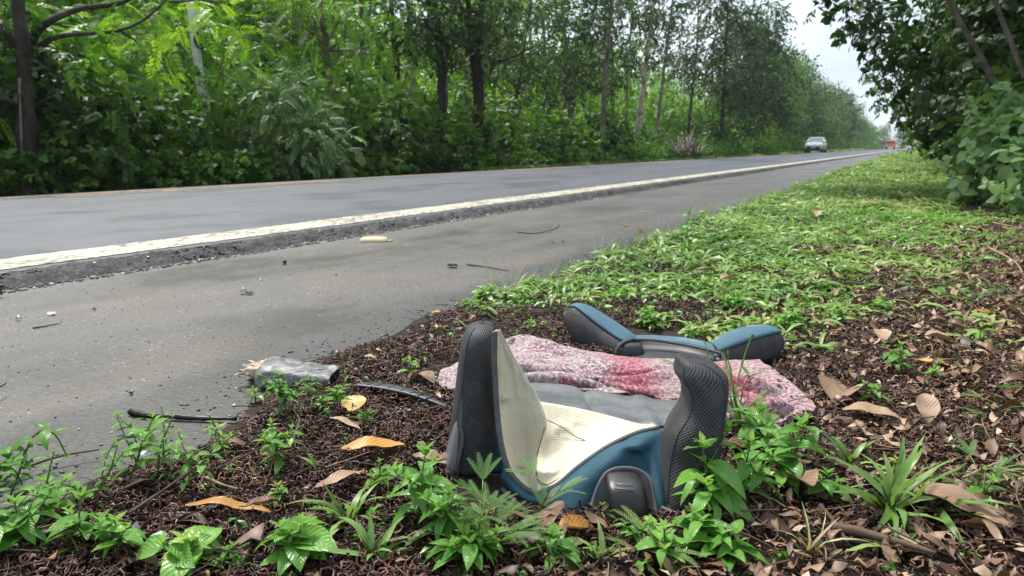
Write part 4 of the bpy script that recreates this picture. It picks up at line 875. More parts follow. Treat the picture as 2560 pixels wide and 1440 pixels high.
for lb, px, py, h, ll, nd, sd_, br, ti in (
 ('pale spindly weed at the bottom edge between the corner cluster and the shiny shard', 300, 1440, .06, .034, 4, 41, 3, .6),
 ('leafy weed just below the mimosa at the bottom edge', 1165, 1455, .05, .05, 3, 42, 3, .5),
 ('dark-leaved weed at the bottom edge left of the orange-brown leaf', 1385, 1440, .04, .045, 3, 43, 3, .35),
 ('small weed sprouting right under the right bolster foot', 1730, 1395, .05, .045, 3, 44, 3, .5),
 ('weed with long pointed leaves at the bottom edge right of the star-shaped one', 1800, 1440, .045, .05, 3, 45, 3, .45),
 ('narrow weed in the pods below the broken grey fragment', 640, 1010, .03, .026, 3, 46, 1, .6),
 ('tiny bright weed on the pods left of the orange leaf', 700, 1290, .035, .026, 3, 47, 2, .7),
 ('bright broad weed in the bottom left corner, in front of the others', -20, 1455, .09, .05, 4, 48, 3, .65),
 ('small weed between the large grass tuft and the spreading weed', 2060, 1290, .05, .036, 3, 49, 2, .45),
 ('bright weed among grasses at the left end of the green verge', 1450, 745, .07, .042, 4, 50, 4, .6),
 ('light weed beyond the left headrest wing', 1560, 770, .06, .045, 3, 51, 4, .65),
 ('bright weed at the litter edge beyond the right headrest wing', 2080, 835, .06, .045, 3, 52, 3, .6),
 ('leafy weed between green verge and litter, further right', 2200, 800, .06, .045, 3, 53, 3, .55)):
    weed(lb, px, py, h, ll, nd, (0, 0), sd_, tint=ti, branches=br)
for lb, px, py, h, ll, nd, ln, sd_, br, ti in (
 ('spindly weed with narrow leaves right of the leggy one, in front of the black stick', 395, 1225, .11, .022, 6, (.03, .02), 61, 3, .6),
 ('wiry weed arching over the pods between the corner cluster and the leggy weed', 215, 1310, .10, .022, 6, (.05, .03), 62, 3, .55),
 ('fine small-leaved weed right beside the broken grey fragment', 770, 1010, .05, .018, 5, (.01, 0), 63, 4, .6),
 ('small-leaved creeping weed under the black trim strip', 905, 1100, .04, .016, 5, (.02, 0), 64, 4, .55),
 ('narrow-leaved weed between the orange leaf and the grass tuft', 940, 1270, .06, .022, 5, (.01, 0), 65, 3, .6),
 ('tall thin weed at the far left among the corner plants', 95, 1360, .12, .022, 7, (.03, .02), 66, 2, .5),
 ('spindly yellowing weed standing alone in the dark pods', 560, 1180, .085, .020, 6, (-.02, 0), 67, 2, .8),
 ('low leafy weed at the bottom edge below the long orange leaf', 590, 1450, .03, .028, 4, (0, 0), 68, 5, .5)):
    weed(lb, px, py, h, ll, nd, ln, sd_, tint=ti, branches=br, bare=.1, wr=.34)
# ------------------------------------------------------------------ single fallen leaves one can point at
LG = 'single fallen leaves'
def fleaf(label, px, py, ang, L_px, W_px, mat, tint, bend=.3, fold=.3, seed=0, z=.03, el=0., twist=.0, curve=.0, name='fallen_leaf'):
    """ang: direction of the tip in the photo's ground plane, degrees from the right, counter-clockwise seen from above"""
    g = rng(seed + 40); c = PZ(px, py, 0.); c[2] = (gz(c[0], c[1]) if c[0] > -1.55 else 0) + z
    s = pxm((c - ORG).dot(FWD), py); L_ = L_px * s; W = W_px * s * 1.6
    bend *= .45; curve *= .6
    V, Fc = leafq(L_, W, 14, bend, fold, lambda t: np.sin(np.pi * np.clip(t * .96 + .02, 0, 1)) ** .75, (0, -L_ / 2, 0)); V[:, 2] -= V[:, 2].mean()
    t = np.repeat(np.linspace(0, 1, 15), 3); V[:, 0] += curve * L_ * np.sin(np.pi * t); V[:, 2] += .02 * L_ * np.sin(t * 11 + seed) + g.normal(0, .006 * L_, len(V)) + twist * V[:, 0] * (t - .5) * 2
    d = RGT * math.cos(R(ang)) + FWD * math.sin(R(ang)); az = math.atan2(-d[0], d[1])
    u = np.tile([-1., 0, 1.], 15)
    mb = MB(); mb.add(xf(V, az, el, 0, (0, 0, 0)), Fc, tint, np.stack([u, t], 1)); o = thing(name, label, 'leaf', c, 0, LG)
    mb.build('blade', M[mat], o); st = MB(); e = xf(np.array([[0, -L_ / 2, 0], [0, -L_ * .5 - .18 * L_, .004]]), az, el); v, f, u = tube(e, [.0012, .0008], 5); st.add(v, f, .5, u); st.build('stalk', M['straw'], o); return o
fleaf('small yellow curled leaf on the dark edge of the shoulder', 1097, 790, 40, 40, 13, 'yellow', .7, .5, .5, 1, .012)
fleaf('pale yellow blotched leaf upright in the litter left of the seat', 888, 1062, 80, 60, 40, 'yellow', .95, .3, .3, 2, .03, .5)
fleaf('large orange leaf with a dark midrib left of the left bolster', 935, 1180, 12, 155, 40, 'yellow', .45, .35, .4, 3, .035, .1, .1, .06)
fleaf('long narrow orange-yellow leaf lying at the bottom left', 580, 1342, 3, 215, 24, 'yellow', .2, .4, .5, 4, .03, 0, .1, -.04)
fleaf('dark wine-red leaf under the long orange one', 460, 1358, 160, 150, 34, 'dead', .22, .3, .4, 5, .02)
fleaf('rolled brown leaf touching the right end of the orange-yellow leaf', 665, 1340, 40, 90, 20, 'dead', .55, .4, .9, 6, .04)
fleaf('rust-red twisted leaf left of the pink blanket', 1065, 985, -50, 75, 26, 'dead', .50, .9, .5, 7, .03, .3)
fleaf('long pale brown strip leaf in the litter left of the mimosa', 860, 1265, 55, 170, 26, 'dead', .82, .3, .5, 8, .03)
fleaf('small tan leaf below the orange one', 1075, 1195, -15, 90, 34, 'dead', .72, .4, .4, 9, .03)
fleaf('thin tan leaf right of the pale yellow one', 865, 1115, -25, 95, 14, 'dead', .85, .5, .4, 10, .03)
fleaf('big chestnut leaf with parallel ribs beneath the seat front', 1345, 1360, -70, 110, 90, 'dead', .48, .5, .5, 11, .03, .4)
fleaf('orange-brown crumpled leaf at the bottom below the seat', 1445, 1385, 20, 110, 44, 'yellow', .0, .6, .6, 12, .03)
fleaf('large curled brown leaf hanging behind the weeds right of the bolster', 1995, 1290, -80, 100, 56, 'dead', .62, .7, .6, 13, .05, .6)
fleaf('broad ribbed brown leaf under the spreading weed', 1905, 1185, -20, 180, 60, 'dead', .5, .35, .5, 14, .03)
fleaf('huge long brown leaf with a green streak at the lower right', 2365, 1340, -55, 260, 66, 'dead', .66, .35, .4, 15, .04, .1, .05, .05)
fleaf('folded fan-like brown leaf right of the blanket', 2100, 1030, 50, 120, 70, 'dead', .66, .5, .7, 16, .04, .2)
fleaf('smooth tan oval leaf below the fan-like one', 2170, 1090, -28, 130, 44, 'dead', .80, .3, .4, 17, .035, .1)
fleaf('upright pinkish leaf behind the large grass tuft', 2310, 1095, 70, 90, 34, 'dead', .82, .3, .5, 18, .05, .7)
fleaf('orange oval leaf lying near the right edge', 2458, 812, -15, 50, 24, 'yellow', .25, .3, .3, 19, .025)
fleaf('pale olive leaf lying in the litter at the right', 2325, 950, -10, 100, 16, 'yellow', .95, .3, .3, 20, .03)
fleaf('curled tan leaf standing in the grass at mid right', 2042, 555, 60, 32, 14, 'dead', .85, .6, .6, 21, .06, .6)
fleaf('long brown leaf under the weeds behind the headrest', 1770, 712, 15, 80, 14, 'dead', .7, .5, .5, 22, .05)
fleaf('curled brown leaf poking from the grass right of centre', 1820, 742, 30, 60, 22, 'dead', .85, .6, .6, 23, .06)
fleaf('small orange leaf on the shoulder, nearer the verge', 1601, 581, 10, 24, 7, 'yellow', .1, .8, .6, 24, .012)
fleaf('small amber leaf on the shoulder left of the orange one', 1565, 567, -20, 22, 7, 'yellow', .4, .8, .6, 25, .012)
fleaf('flat buff leaf on the shoulder far from the verge', 1606, 530, 0, 34, 5, 'yellow', .9, .1, .1, 26, .006)
fleaf('curled crimson leaf in the middle of the shoulder', 710, 660, 80, 17, 9, 'dead', .3, 1.4, .8, 27, .012)
fleaf('pinkish torn leaf scrap behind the black strip', 928, 935, 0, 32, 14, 'dead', .9, .3, .3, 28, .03)
fleaf('broken brown leaf among litter right of the headrest wing', 2200, 880, 75, 60, 26, 'dead', .85, .4, .6, 29, .04, .4)
fleaf('tan curled leaf near the right litter pile', 2345, 882, -10, 70, 26, 'dead', .9, .6, .7, 30, .035)
# ------------------------------------------------------------------ twigs, sticks
def stick(label, pts, r, mat='straw', tint=.3, name='twig', z=.012, seed=0, cat='twig', jit=.12):
    P = np.array([PZ(a, b, 0.) for a, b in pts]); P[:, 2] = [max(0, gz(p[0], p[1]) if p[0] > -1.6 else 0) + z for p in P]
    for i, q in enumerate(pts):
        if len(q) > 2: pass
    V, Fc, U = tube(crom(P, 18), np.linspace(r, r * .5, 18), 7, True, jit, seed); mb = MB(); mb.add(V, Fc, tint, U); o = mb.build(name, M[mat], None); return tag(o, label, cat, 'twigs and sticks one can point at')
stick('dark forked twig on the shoulder near the corner weed', [(1168, 664), (1215, 670), (1272, 680)], .004, tint=.12, z=.006)
stick('long thin grey twig on the shoulder beyond', [(1292, 582), (1340, 585), (1390, 572), (1398, 560)], .004, tint=.3, z=.006)
stick('thin dark stick on the shoulder at the far left', [(82, 823), (115, 818), (150, 811)], .003, tint=.1, z=.004)
stick('black bare twig end at the left edge above the weeds', [(-20, 1005), (5, 995), (20, 985)], .003, tint=.05, z=.03)
stick('long pale root running across the litter at bottom right', [(2070, 1400), (2160, 1415), (2240, 1440), (2330, 1470)], .008, tint=.45, z=.03, cat='stick', name='stick')
stick('slanting dark stick at the bottom right beside the large leaf', [(2045, 1340), (2080, 1390), (2110, 1440)], .004, tint=.2, z=.03)
stick('pale straight straw lying at the right of the large grass tuft', [(2400, 1270), (2450, 1240), (2510, 1215)], .0028, tint=.95, z=.03)
stick('whitish bare twig in the upper right litter', [(2480, 575), (2520, 582), (2560, 590)], .006, tint=.9, z=.03)
stick('pale crooked twig curving through the upper right litter', [(2470, 640), (2530, 680), (2555, 715)], .006, tint=.85, z=.03)
stick('slender straw leaning by the weed cluster behind the headrest', [(1760, 800), (1800, 775), (1850, 745)], .003, tint=.8, z=.04)
stick('dark curved twig across the dark pods at bottom left', [(40, 1280), (120, 1262), (210, 1270)], .004, tint=.2, z=.03)
stick('long straight twig through the pods at bottom left', [(330, 1365), (440, 1275), (520, 1215)], .003, tint=.35, z=.03)
stick('tan straw across the pods in the lower middle', [(520, 1262), (560, 1280), (600, 1290)], .003, tint=.9, z=.03)
stick('brown twig lying along the shoulder edge at the left', [(60, 1195), (150, 1165), (250, 1147)], .003, tint=.3, z=.02)
stick('fallen pale bough at the edge of the trees far up the verge', [(2262, 378), (2290, 381), (2330, 388)], .06, 'bark_grey', .4, 'fallen_bough', .12, 3, 'bough')
# ------------------------------------------------------------------ broken child booster seat
def fabric_mesh():
    m = NT('spacer_mesh_fabric'); uv = m.coord('UV', (215, 215, 1), (0, 0, R(45))); v = m.n('TexVoronoi', i_Scale=1., i_Randomness=0.); m.l(uv, v.inputs[0])
    f = m.ramp(v.outputs['Distance'], [(.20, (0, 0, 0)), (.42, (1, 1, 1))]); n1 = m.noise(m.coord('Object'), 12, 4)
    c = m.mix(f, (.006, .006, .007), m.ramp(n1, [(.3, (.044, .046, .052)), (.7, (.076, .078, .086))])); du = m.noise(m.coord('Object'), 16, 6, .75); c = m.mix(m.ramp(du, [(.50, (0, 0, 0)), (.72, (.55, .55, .55))]), c, (.15, .13, .105)); m.set(c, .6, .35); m.bump(f, .8, .003); return m.m
def cloth(name, a, b, sc=420, rough=.8, stain=None, bs=.35, big=.0):
    m = NT(name); uv = m.coord('UV', (sc, sc, 1)); w1 = m.n('TexWave', i_Scale=1., wave_type='BANDS', bands_direction='X'); w2 = m.n('TexWave', i_Scale=1., wave_type='BANDS', bands_direction='Y')
    uv = m.coord('UV', (sc / 6.28, sc / 6.28, 1)); m.l(uv, w1.inputs[0]); m.l(uv, w2.inputs[0]); o = m.coord('Object'); n1 = m.noise(o, 9, 5, .65); n2 = m.noise(o, 150, 3)
    c = m.ramp(n1, [(.3, a), (.7, b)]); wv = m.math('MULTIPLY', w1.outputs['Fac'], w2.outputs['Fac'])
    c = m.mix(.35 if bs < .8 else .15, c, m.ramp(wv, [(0, (.62, .62, .62)), (.6, (1.15, 1.15, 1.15))]), 'MULTIPLY')
    if stain: c = m.mix(m.ramp(m.noise(o, 6, 4, .7), [(.52, (0, 0, 0)), (.75, (.75, .75, .75))]), c, stain); c = m.mix(m.ramp(n2, [(.68, (0, 0, 0)), (.78, (.5, .5, .5))]), c, stain)
    m.set(c, rough, .25); b1 = m.bump(wv, min(bs, .5), .0012)
    bb = m.n('Bump', i_Strength=.25, i_Distance=.006); m.l(m.noise(o, 28, 4), bb.inputs['Height']); m.l(b1, bb.inputs['Normal']); m.l(bb.outputs[0], m.b.inputs['Normal']); return m.m
M['meshfab'] = fabric_mesh()
M['blue'] = cloth('blue_seat_fabric', (.016, .058, .088), (.034, .100, .140), 900, .72, None, .35)
M['blue_skylit'] = cloth('worn_skylit_blue_fabric', (.045, .11, .15), (.085, .175, .22), 900, .7, (.30, .36, .38), .3)  # paler copy of the blue, sky light from above painted in; blotches are wear
M['cream'] = cloth('cream_lining', (.56, .51, .38), (.72, .68, .55), 620, .8, (.42, .34, .20), .7)
M['piping'] = plain('grey_piping', (.085, .085, .092), .65, .3, 0, .2, 60)
M['smooth'] = plain('smooth_dark_fabric', (.052, .054, .062), .75, .3, 0, .2, 50, .3)
M['shell'] = plain('grey_plastic_shell', (.15, .155, .155), .38, .5, 0, .25, 14, .15)
M['blackp'] = plain('black_plastic', (.014, .015, .017), .45, .5, 0, .3, 40, .08)
def scratch():
    m = NT('scratched_grey_plastic'); o = m.coord('Object', (1, 3, 1)); n1 = m.noise(o, 7, 4); n2 = m.noise(o, 60, 6, .8, 1.5)
    c = m.mix(m.ramp(n2, [(.57, (0, 0, 0)), (.65, (.85, .85, .85))]), m.ramp(n1, [(.3, (.060, .066, .068)), (.7, (.14, .15, .15))]), (.42, .41, .38)); m.set(c, .34, .5); m.bump(n2, .2, .002); return m.m
M['scratch'] = scratch()
seat_o = PZ(1460, 1230, 0.)
seat = thing('booster_seat', 'broken child booster seat with dark mesh bolsters and torn cream and blue cover', 'child seat', seat_o)
def body(name, rows, mat, parent, org, hd=None, n=44, k=32, e=2.5, tw=0):
    """rows: (px, py, D, half-width px, half-depth m) from bottom to top; sections lie level"""
    Cc = []; A = []; B = []
    for px, py, D, hw, hz in rows:
        q = PD(px, py, D); q[2] = max(q[2], .003 + .004 * len(Cc)) if py > 1100 else q[2]
        Cc.append(q); A.append(RGT * hw * pxm(D, py)); B.append(FWD * hz)
    V, Fc, U = superloft(Cc, A, B, n, k, e); o = mesh(name, V - org, Fc, mat, parent, U); return o, V, U
# left bolster
Dl = 1.375
lbo, LV, _ = body('left_bolster', [(1178, 1204, Dl, 34, .03), (1180, 1196, Dl, 58, .062), (1180, 1130, Dl, 61, .07), (1186, 1030, Dl, 56, .07), (1192, 930, Dl, 49, .068), (1196, 870, Dl, 45, .066), (1199, 838, Dl, 41, .060), (1202, 820, Dl, 34, .048), (1204, 811, Dl, 22, .030), (1205, 807, Dl, 8, .012)], M['meshfab'], seat, seat_o)
body('shell', [(1132, 1215, Dl, 20, .05), (1134, 1200, Dl, 25, .075), (1140, 1120, Dl, 23, .08), (1150, 1040, Dl + .01, 15, .074), (1158, 985, Dl + .02, 10, .06), (1163, 950, Dl + .02, 4, .02)], M['shell'], seat, seat_o, n=26)
body('rear_shell', [(1225, 1235, 1.36, 105, .04), (1225, 1190, 1.38, 112, .05), (1240, 1150, 1.42, 100, .03)], M['blackp'], seat, seat_o, n=20)
# right bolster with its hooked top
Dr = 1.205
rbo, RV, _ = body('right_bolster', [(1702, 1290, Dr - .03, 40, .02), (1704, 1276, Dr - .03, 50, .05), (1706, 1225, Dr - .02, 56, .06), (1722, 1135, Dr, 68, .066), (1735, 1070, Dr, 65, .068), (1755, 1015, Dr, 51, .066), (1760, 970, Dr, 52, .064), (1750, 932, Dr, 61, .060), (1738, 908, Dr, 47, .050), (1722, 895, Dr, 29, .034), (1712, 889, Dr, 9, .012)], M['meshfab'], seat, seat_o, n=60)
body('foot', [(1712, 1345, Dr - .06, 30, .03), (1712, 1335, Dr - .06, 42, .045), (1710, 1280, Dr - .045, 42, .045)], M['blackp'], seat, seat_o, n=12)
for bo_x, VV_, n_, cols in ((lbo, LV, 44, (21, 29)), (rbo, RV, 60, (19, 27))):
    for c_ in cols:
        q = VV_.reshape(n_, 32, 3)[4:-5, c_]; V, Fc, U = tube(q, .0017, 6); mb = MB(); mb.add(V, Fc, .5, U); mb.build('seam', M['smooth'], bo_x, seat_o)
# grey inner shell between them
def patch(name, rows, mat, parent, org, th, nu=50, nv=30, disp=None, off=-1):
    V, Fc, U = grid([[PD(*p) for p in r] for r in rows], nu, nv, disp); o = mesh(name, V - org, Fc, mat, parent, U)
    if th: solid(o, th, off)
    return o, V.reshape(nv, nu, 3)
uu = np.linspace(0, 1, 50); vv = np.linspace(0, 1, 30)
ridge = np.zeros((30, 50, 3)); ridge[..., 2] = -.010 * np.exp(-((uu[None] - .40) / .035) ** 2) * (1 - .3 * vv[:, None]) + .008 * np.exp(-((uu[None] - .75) / .05) ** 2)
patch('seat_pan', [[(1318, 963, 1.66), (1400, 966, 1.65), (1500, 984, 1.62), (1600, 1001, 1.58), (1712, 1008, 1.54)],
                   [(1325, 985, 1.58), (1410, 995, 1.56), (1510, 1012, 1.53), (1610, 1030, 1.49), (1712, 1034, 1.46)],
                   [(1335, 1030, 1.45), (1430, 1045, 1.43), (1540, 1064, 1.40), (1640, 1082, 1.37), (1712, 1072, 1.36)],
                   [(1335, 1120, 1.42), (1430, 1130, 1.41), (1540, 1150, 1.38), (1640, 1160, 1.36), (1712, 1140, 1.35)]], M['scratch'], seat, seat_o, .006, disp=ridge)
# cream lining: the standing torn flap and the inner hollow
LE = [(1237, 828, 1.300), (1236, 880, 1.296), (1238, 950, 1.290), (1243, 1030, 1.28), (1252, 1105, 1.265), (1272, 1175, 1.245), (1305, 1215, 1.23), (1342, 1236, 1.215)]
ME = [(1244, 826, 1.305), (1258, 870, 1.32), (1272, 930, 1.33), (1285, 1010, 1.335), (1293, 1095, 1.33), (1302, 1160, 1.31), (1322, 1205, 1.27), (1344, 1232, 1.225)]
RE = [(1252, 826, 1.31), (1282, 884, 1.335), (1310, 932, 1.335), (1340, 985, 1.325), (1366, 1062, 1.30), (1348, 1120, 1.31), (1338, 1170, 1.295), (1346, 1228, 1.235)]
def wrinkle(nv_, nu_, amp, s_, fu=5, fv=3):
    a_ = np.linspace(0, 1, nu_)[None] * np.ones((nv_, 1)); b_ = np.linspace(0, 1, nv_)[:, None] * np.ones((1, nu_)); e_ = np.clip(np.minimum.reduce([a_ * 12, (1 - a_) * 12, b_ * 6, (1 - b_) * 6]), 0, 1)
    q_ = fbm(a_ * fu + b_ * 2, b_ * fv - a_ * 2, s_, 3); r_ = np.exp(-((q_ - .5) / .035) ** 2); return (-FWD * .7 + UPV * .7)[None, None] * ((r_ * amp + (q_ - .5) * amp * 2.5) * e_)[..., None]
patch('cream_flap', [LE, ME, RE], M['cream'], seat, seat_o, .003, 60, 24, wrinkle(24, 60, .004, 71))
TOPE = [(1348, 1006, 1.43), (1400, 1014, 1.42), (1460, 1026, 1.40), (1530, 1044, 1.375), (1590, 1061, 1.345), (1640, 1067, 1.30)]
MIDE = [(1350, 1075, 1.375), (1395, 1085, 1.37), (1450, 1085, 1.355), (1520, 1078, 1.33), (1590, 1074, 1.315), (1641, 1069, 1.295)]
MID2 = [(1342, 1160, 1.33), (1385, 1160, 1.325), (1435, 1130, 1.30), (1510, 1098, 1.29), (1585, 1080, 1.285), (1642, 1070, 1.29)]
LIP = [(1342, 1236, 1.215), (1395, 1212, 1.212), (1447, 1168, 1.218), (1515, 1120, 1.235), (1585, 1086, 1.262), (1643, 1071, 1.285)]
patch('cream_lining', [TOPE, MIDE, MID2, LIP], M['cream'], seat, seat_o, .003, 60, 34, wrinkle(34, 60, .004, 73))
# seam lines stitched on the lining
M['thread'] = plain('dark_thread', (.12, .10, .07), .8, .2)
mb = MB()
for pts in ([(1362, 1068, 1.30), (1350, 1110, 1.305), (1340, 1160, 1.315), (1345, 1200, 1.26), (1365, 1212, 1.235), (1400, 1195, 1.235)], [(1368, 1050, 1.385), (1405, 1068, 1.372), (1440, 1092, 1.345), (1490, 1110, 1.30)]):
    V, Fc, U = tube(crom([PD(a, b, c - .006) for a, b, c in pts], 30), .0009, 5); mb.add(V, Fc, .5, U)
mb.build('seam', M['thread'], seat, seat_o)
# piping round the cover's mouth
mb = MB()
V, Fc, U = tube(crom([PD(a, b, c - .002) for a, b, c in LE[::1]], 60), .0052, 10); mb.add(V, Fc, .5, U)
V, Fc, U = tube(crom([PD(a, b, c - .002) for a, b, c in LIP], 50), .0050, 10); mb.add(V, Fc, .5, U)
V, Fc, U = tube(crom([PD(a, b, c) for a, b, c in [(1643, 1071, 1.285), (1650, 1066, 1.31), (1690, 1062, 1.30), (1706, 1040, 1.30)]], 20), .0042, 8); mb.add(V, Fc, .5, U)
mb.build('piping', M['piping'], seat, seat_o)
mb = MB(); g = rng(8)      # frayed threads along the flap's torn edge
for i in range(60):
    f = g.uniform(.02, .62); p = crom([PD(a, b, c - .003) for a, b, c in LE], 100)[int(f * 99)] + RGT * .004; d = RGT * g.uniform(.002, .007) + np.array([0, 0, g.uniform(-.005, .003)]) - FWD * .002
    V, Fc, U = tube([p, p + d * .5 + np.array([0, 0, .001]), p + d], .0005, 4); mb.add(V, Fc, .5, U)
for (a, b, c) in ((1262, 1000, 1.30), (1306, 1168, 1.29)):
    for i in range(26):
        p = PD(a + g.normal(0, 4), b + g.normal(0, 2), c); d = g.normal(0, .0045, 3); V, Fc, U = tube([p, p + d * .6, p + d + (0, 0, -.003)], .0006, 4); mb.add(V, Fc, .5, U)
mb.build('frayed_edge', M['cream'], seat, seat_o)
# blue cover hanging from the mouth
dsp = np.zeros((40, 70, 3)); u7 = np.linspace(0, 1, 70)[None]; v4 = np.linspace(0, 1, 40)[:, None]
dsp += (-FWD)[None, None] * (.010 * np.sin(u7 * 9 + v4 * 6) * np.sin(np.pi * v4) + .012 * np.exp(-((u7 - .80 - .15 * v4) / .035) ** 2) - .010 * np.exp(-((u7 - .68 - .3 * v4) / .05) ** 2) * np.sin(np.pi * v4))[..., None]
B0 = [(1262, 1150, 1.262), (1300, 1214, 1.235), (1342, 1240, 1.216), (1395, 1216, 1.213), (1447, 1172, 1.219), (1515, 1124, 1.236), (1585, 1090, 1.263), (1646, 1073, 1.29)]
B1 = [(1258, 1180, 1.26), (1298, 1232, 1.215), (1345, 1256, 1.185), (1405, 1230, 1.178), (1465, 1188, 1.185), (1530, 1140, 1.20), (1600, 1104, 1.225), (1658, 1090, 1.26)]
B2 = [(1256, 1200, 1.27), (1300, 1250, 1.21), (1355, 1275, 1.175), (1420, 1258, 1.165), (1480, 1225, 1.175), (1545, 1180, 1.188), (1612, 1140, 1.205), (1664, 1125, 1.225)]
B3 = [(1256, 1215, 1.27), (1305, 1265, 1.20), (1370, 1290, 1.16), (1440, 1296, 1.15), (1500, 1280, 1.155), (1560, 1245, 1.165), (1620, 1205, 1.175), (1668, 1190, 1.19)]
B4 = [(1256, 1222, 1.25), (1310, 1274, 1.18), (1380, 1296, 1.14), (1440, 1306, 1.125), (1500, 1304, 1.125), (1560, 1300, 1.13), (1620, 1296, 1.135), (1668, 1288, 1.145)]
patch('blue_cover', [B0, B1, B2, B3, B4], M['blue'], seat, seat_o, .004, 70, 40, dsp)
V, Fc, U = tube(crom([PD(a, b, c - .004) for a, b, c in B4], 60), .0045, 8); mb = MB(); mb.add(V, Fc, .5, U)
arch_ = [(1470, 1300, 1.108), (1480, 1262, 1.138), (1497, 1213, 1.155), (1520, 1180, 1.168), (1560, 1170, 1.172), (1600, 1178, 1.170), (1625, 1200, 1.158), (1634, 1240, 1.142), (1642, 1290, 1.120)]
V, Fc, U = tube(crom([PD(*p) for p in arch_], 50), .0036, 8); mb.add(V, Fc, .5, U); mb.build('hem_piping', M['piping'], seat, seat_o)
patch('guard_recess', [arch_, [(1500, 1300, 1.118), (1508, 1275, 1.135), (1520, 1235, 1.146), (1535, 1205, 1.160), (1560, 1196, 1.168), (1585, 1200, 1.166), (1602, 1220, 1.154), (1608, 1250, 1.142), (1612, 1292, 1.128)]], M['blackp'], seat, seat_o, .003, 50, 10)
# the blue padding seen between flap and left bolster
body('inner_padding', [(1240, 1215, 1.36, 34, .03), (1240, 1150, 1.36, 34, .035), (1236, 1090, 1.37, 24, .03), (1234, 1060, 1.38, 8, .02)], M['blue'], seat, seat_o, n=20)
# buckle guard
bo, _, _ = body('belt_guard', [(1566, 1296, 1.125, 42, .024), (1566, 1288, 1.125, 49, .030), (1566, 1245, 1.132, 50, .032), (1562, 1212, 1.140, 46, .030), (1558, 1194, 1.150, 38, .024), (1556, 1187, 1.154, 20, .013)], M['blackp'], seat, seat_o, n=30, e=4.)
mb = MB()
for y_ in (1210, 1221):
    V, Fc, U = tube([PD(1538, y_, 1.111), PD(1560, y_ + 2, 1.1095), PD(1586, y_ + 5, 1.111)], .0016, 6); mb.add(V, Fc, .5, U)
mb.build('ridge', M['shell'], bo, (0, 0, 0)); bo.children[0].location = -seat_o
# piping lines on the left bolster
mb = MB()
V, Fc, U = tube(crom([PD(*p) for p in [(1160, 940, 1.33), (1156, 1010, 1.315), (1152, 1060, 1.31), (1156, 1100, 1.305), (1146, 1150, 1.302), (1140, 1188, 1.302), (1150, 1200, 1.303), (1230, 1206, 1.305)]], 50), .0042, 8); mb.add(V, Fc, .5, U); mb.build('bolster_piping', M['piping'], seat, seat_o); mb = MB()
V, Fc, U = tube(crom([PD(*p) for p in [(1655, 1270, 1.13), (1690, 1284, 1.11), (1720, 1288, 1.11), (1750, 1282, 1.12)]], 20), .004, 8); mb.add(V, Fc, .5, U)
mb.build('bolster_piping', M['piping'], seat, seat_o)
# ------------------------------------------------------------------ detached headrest
ho = PZ(1690, 930, 0.)
hr = thing('seat_headrest', 'detached headrest with two flared blue and dark mesh wings behind the seat', 'headrest', ho)
def wing(name, rows, mat, n=40, e=2.6, depth=.055):
    """rows: centre px, py, D, half-height px, depth half m along a roughly level path"""
    Cc = [PD(a, b, c) for a, b, c, h_, d_ in rows]; T = norm(np.gradient(np.array(Cc), axis=0)); A = []; B = []
    for t, (a, b, c, h_, d_) in zip(T, rows):
        up = norm(np.array([0, 0, 1.]) - t * t[2]); A.append(up * h_ * pxm(c, b)); B.append(norm(np.cross(t, up)) * d_)
    V, Fc, U = superloft(Cc, A, B, n, 32, e); return mesh(name, V - ho, Fc, mat, hr, U), np.array(Cc), T, A, B
LW, *_ = wing('left_wing', [(1421, 772, 2.23, 6, .012), (1426, 778, 2.23, 22, .034), (1446, 797, 2.22, 36, .050), (1482, 828, 2.19, 44, .058), (1525, 856, 2.15, 43, .058), (1560, 873, 2.11, 35, .054), (1576, 880, 2.10, 30, .050)], M['meshfab'])
RW, *_ = wing('right_wing', [(1792, 898, 2.02, 34, .048), (1812, 892, 2.02, 42, .054), (1850, 878, 2.03, 47, .058), (1890, 863, 2.05, 44, .058), (1922, 851, 2.07, 35, .050), (1942, 843, 2.08, 22, .034), (1950, 838, 2.08, 6, .012)], M['meshfab'])
def fitted_pad(name, wo, a0, a1, r0, r1, n=40, k=32, off=.004):
    """upholstery pad lying on the wing between two section angles and two stations"""
    me = wo.data; co = np.empty(len(me.vertices) * 3, np.float32); me.vertices.foreach_get('co', co); nn = np.empty_like(co); me.vertices.foreach_get('normal', nn)
    G_ = (co.reshape(n, k, 3) + nn.reshape(n, k, 3) * off); idx = [int(round(a / 360 * k)) % k for a in np.linspace(a0, a1, int((a1 - a0) / 360 * k) + 1)]
    i0, i1 = int(r0 * (n - 1)), int(r1 * (n - 1)); S = G_[i0:i1 + 1][:, idx]; V = S.reshape(-1, 3); w_ = len(idx)
    Fc = np.array([[i * w_ + j, i * w_ + j + 1, (i + 1) * w_ + j + 1, (i + 1) * w_ + j] for i in range(i1 - i0) for j in range(w_ - 1)])
    U = np.stack(np.meshgrid(np.linspace(0, .1, w_), np.linspace(0, .25, i1 - i0 + 1)), -1).reshape(-1, 2)
    o = mesh(name, V, Fc, M['blue_skylit'], hr, U); solid(o, .003, 0)
    mb = MB()
    for col in (0, w_ - 1): v, f, u = tube(S[:, col], .0028, 6); mb.add(v, f, .5, u)
    return o
fitted_pad('left_blue_pad', LW, -95, 38, .04, .97)
fitted_pad('right_blue_pad', RW, -95, 42, .03, .93)
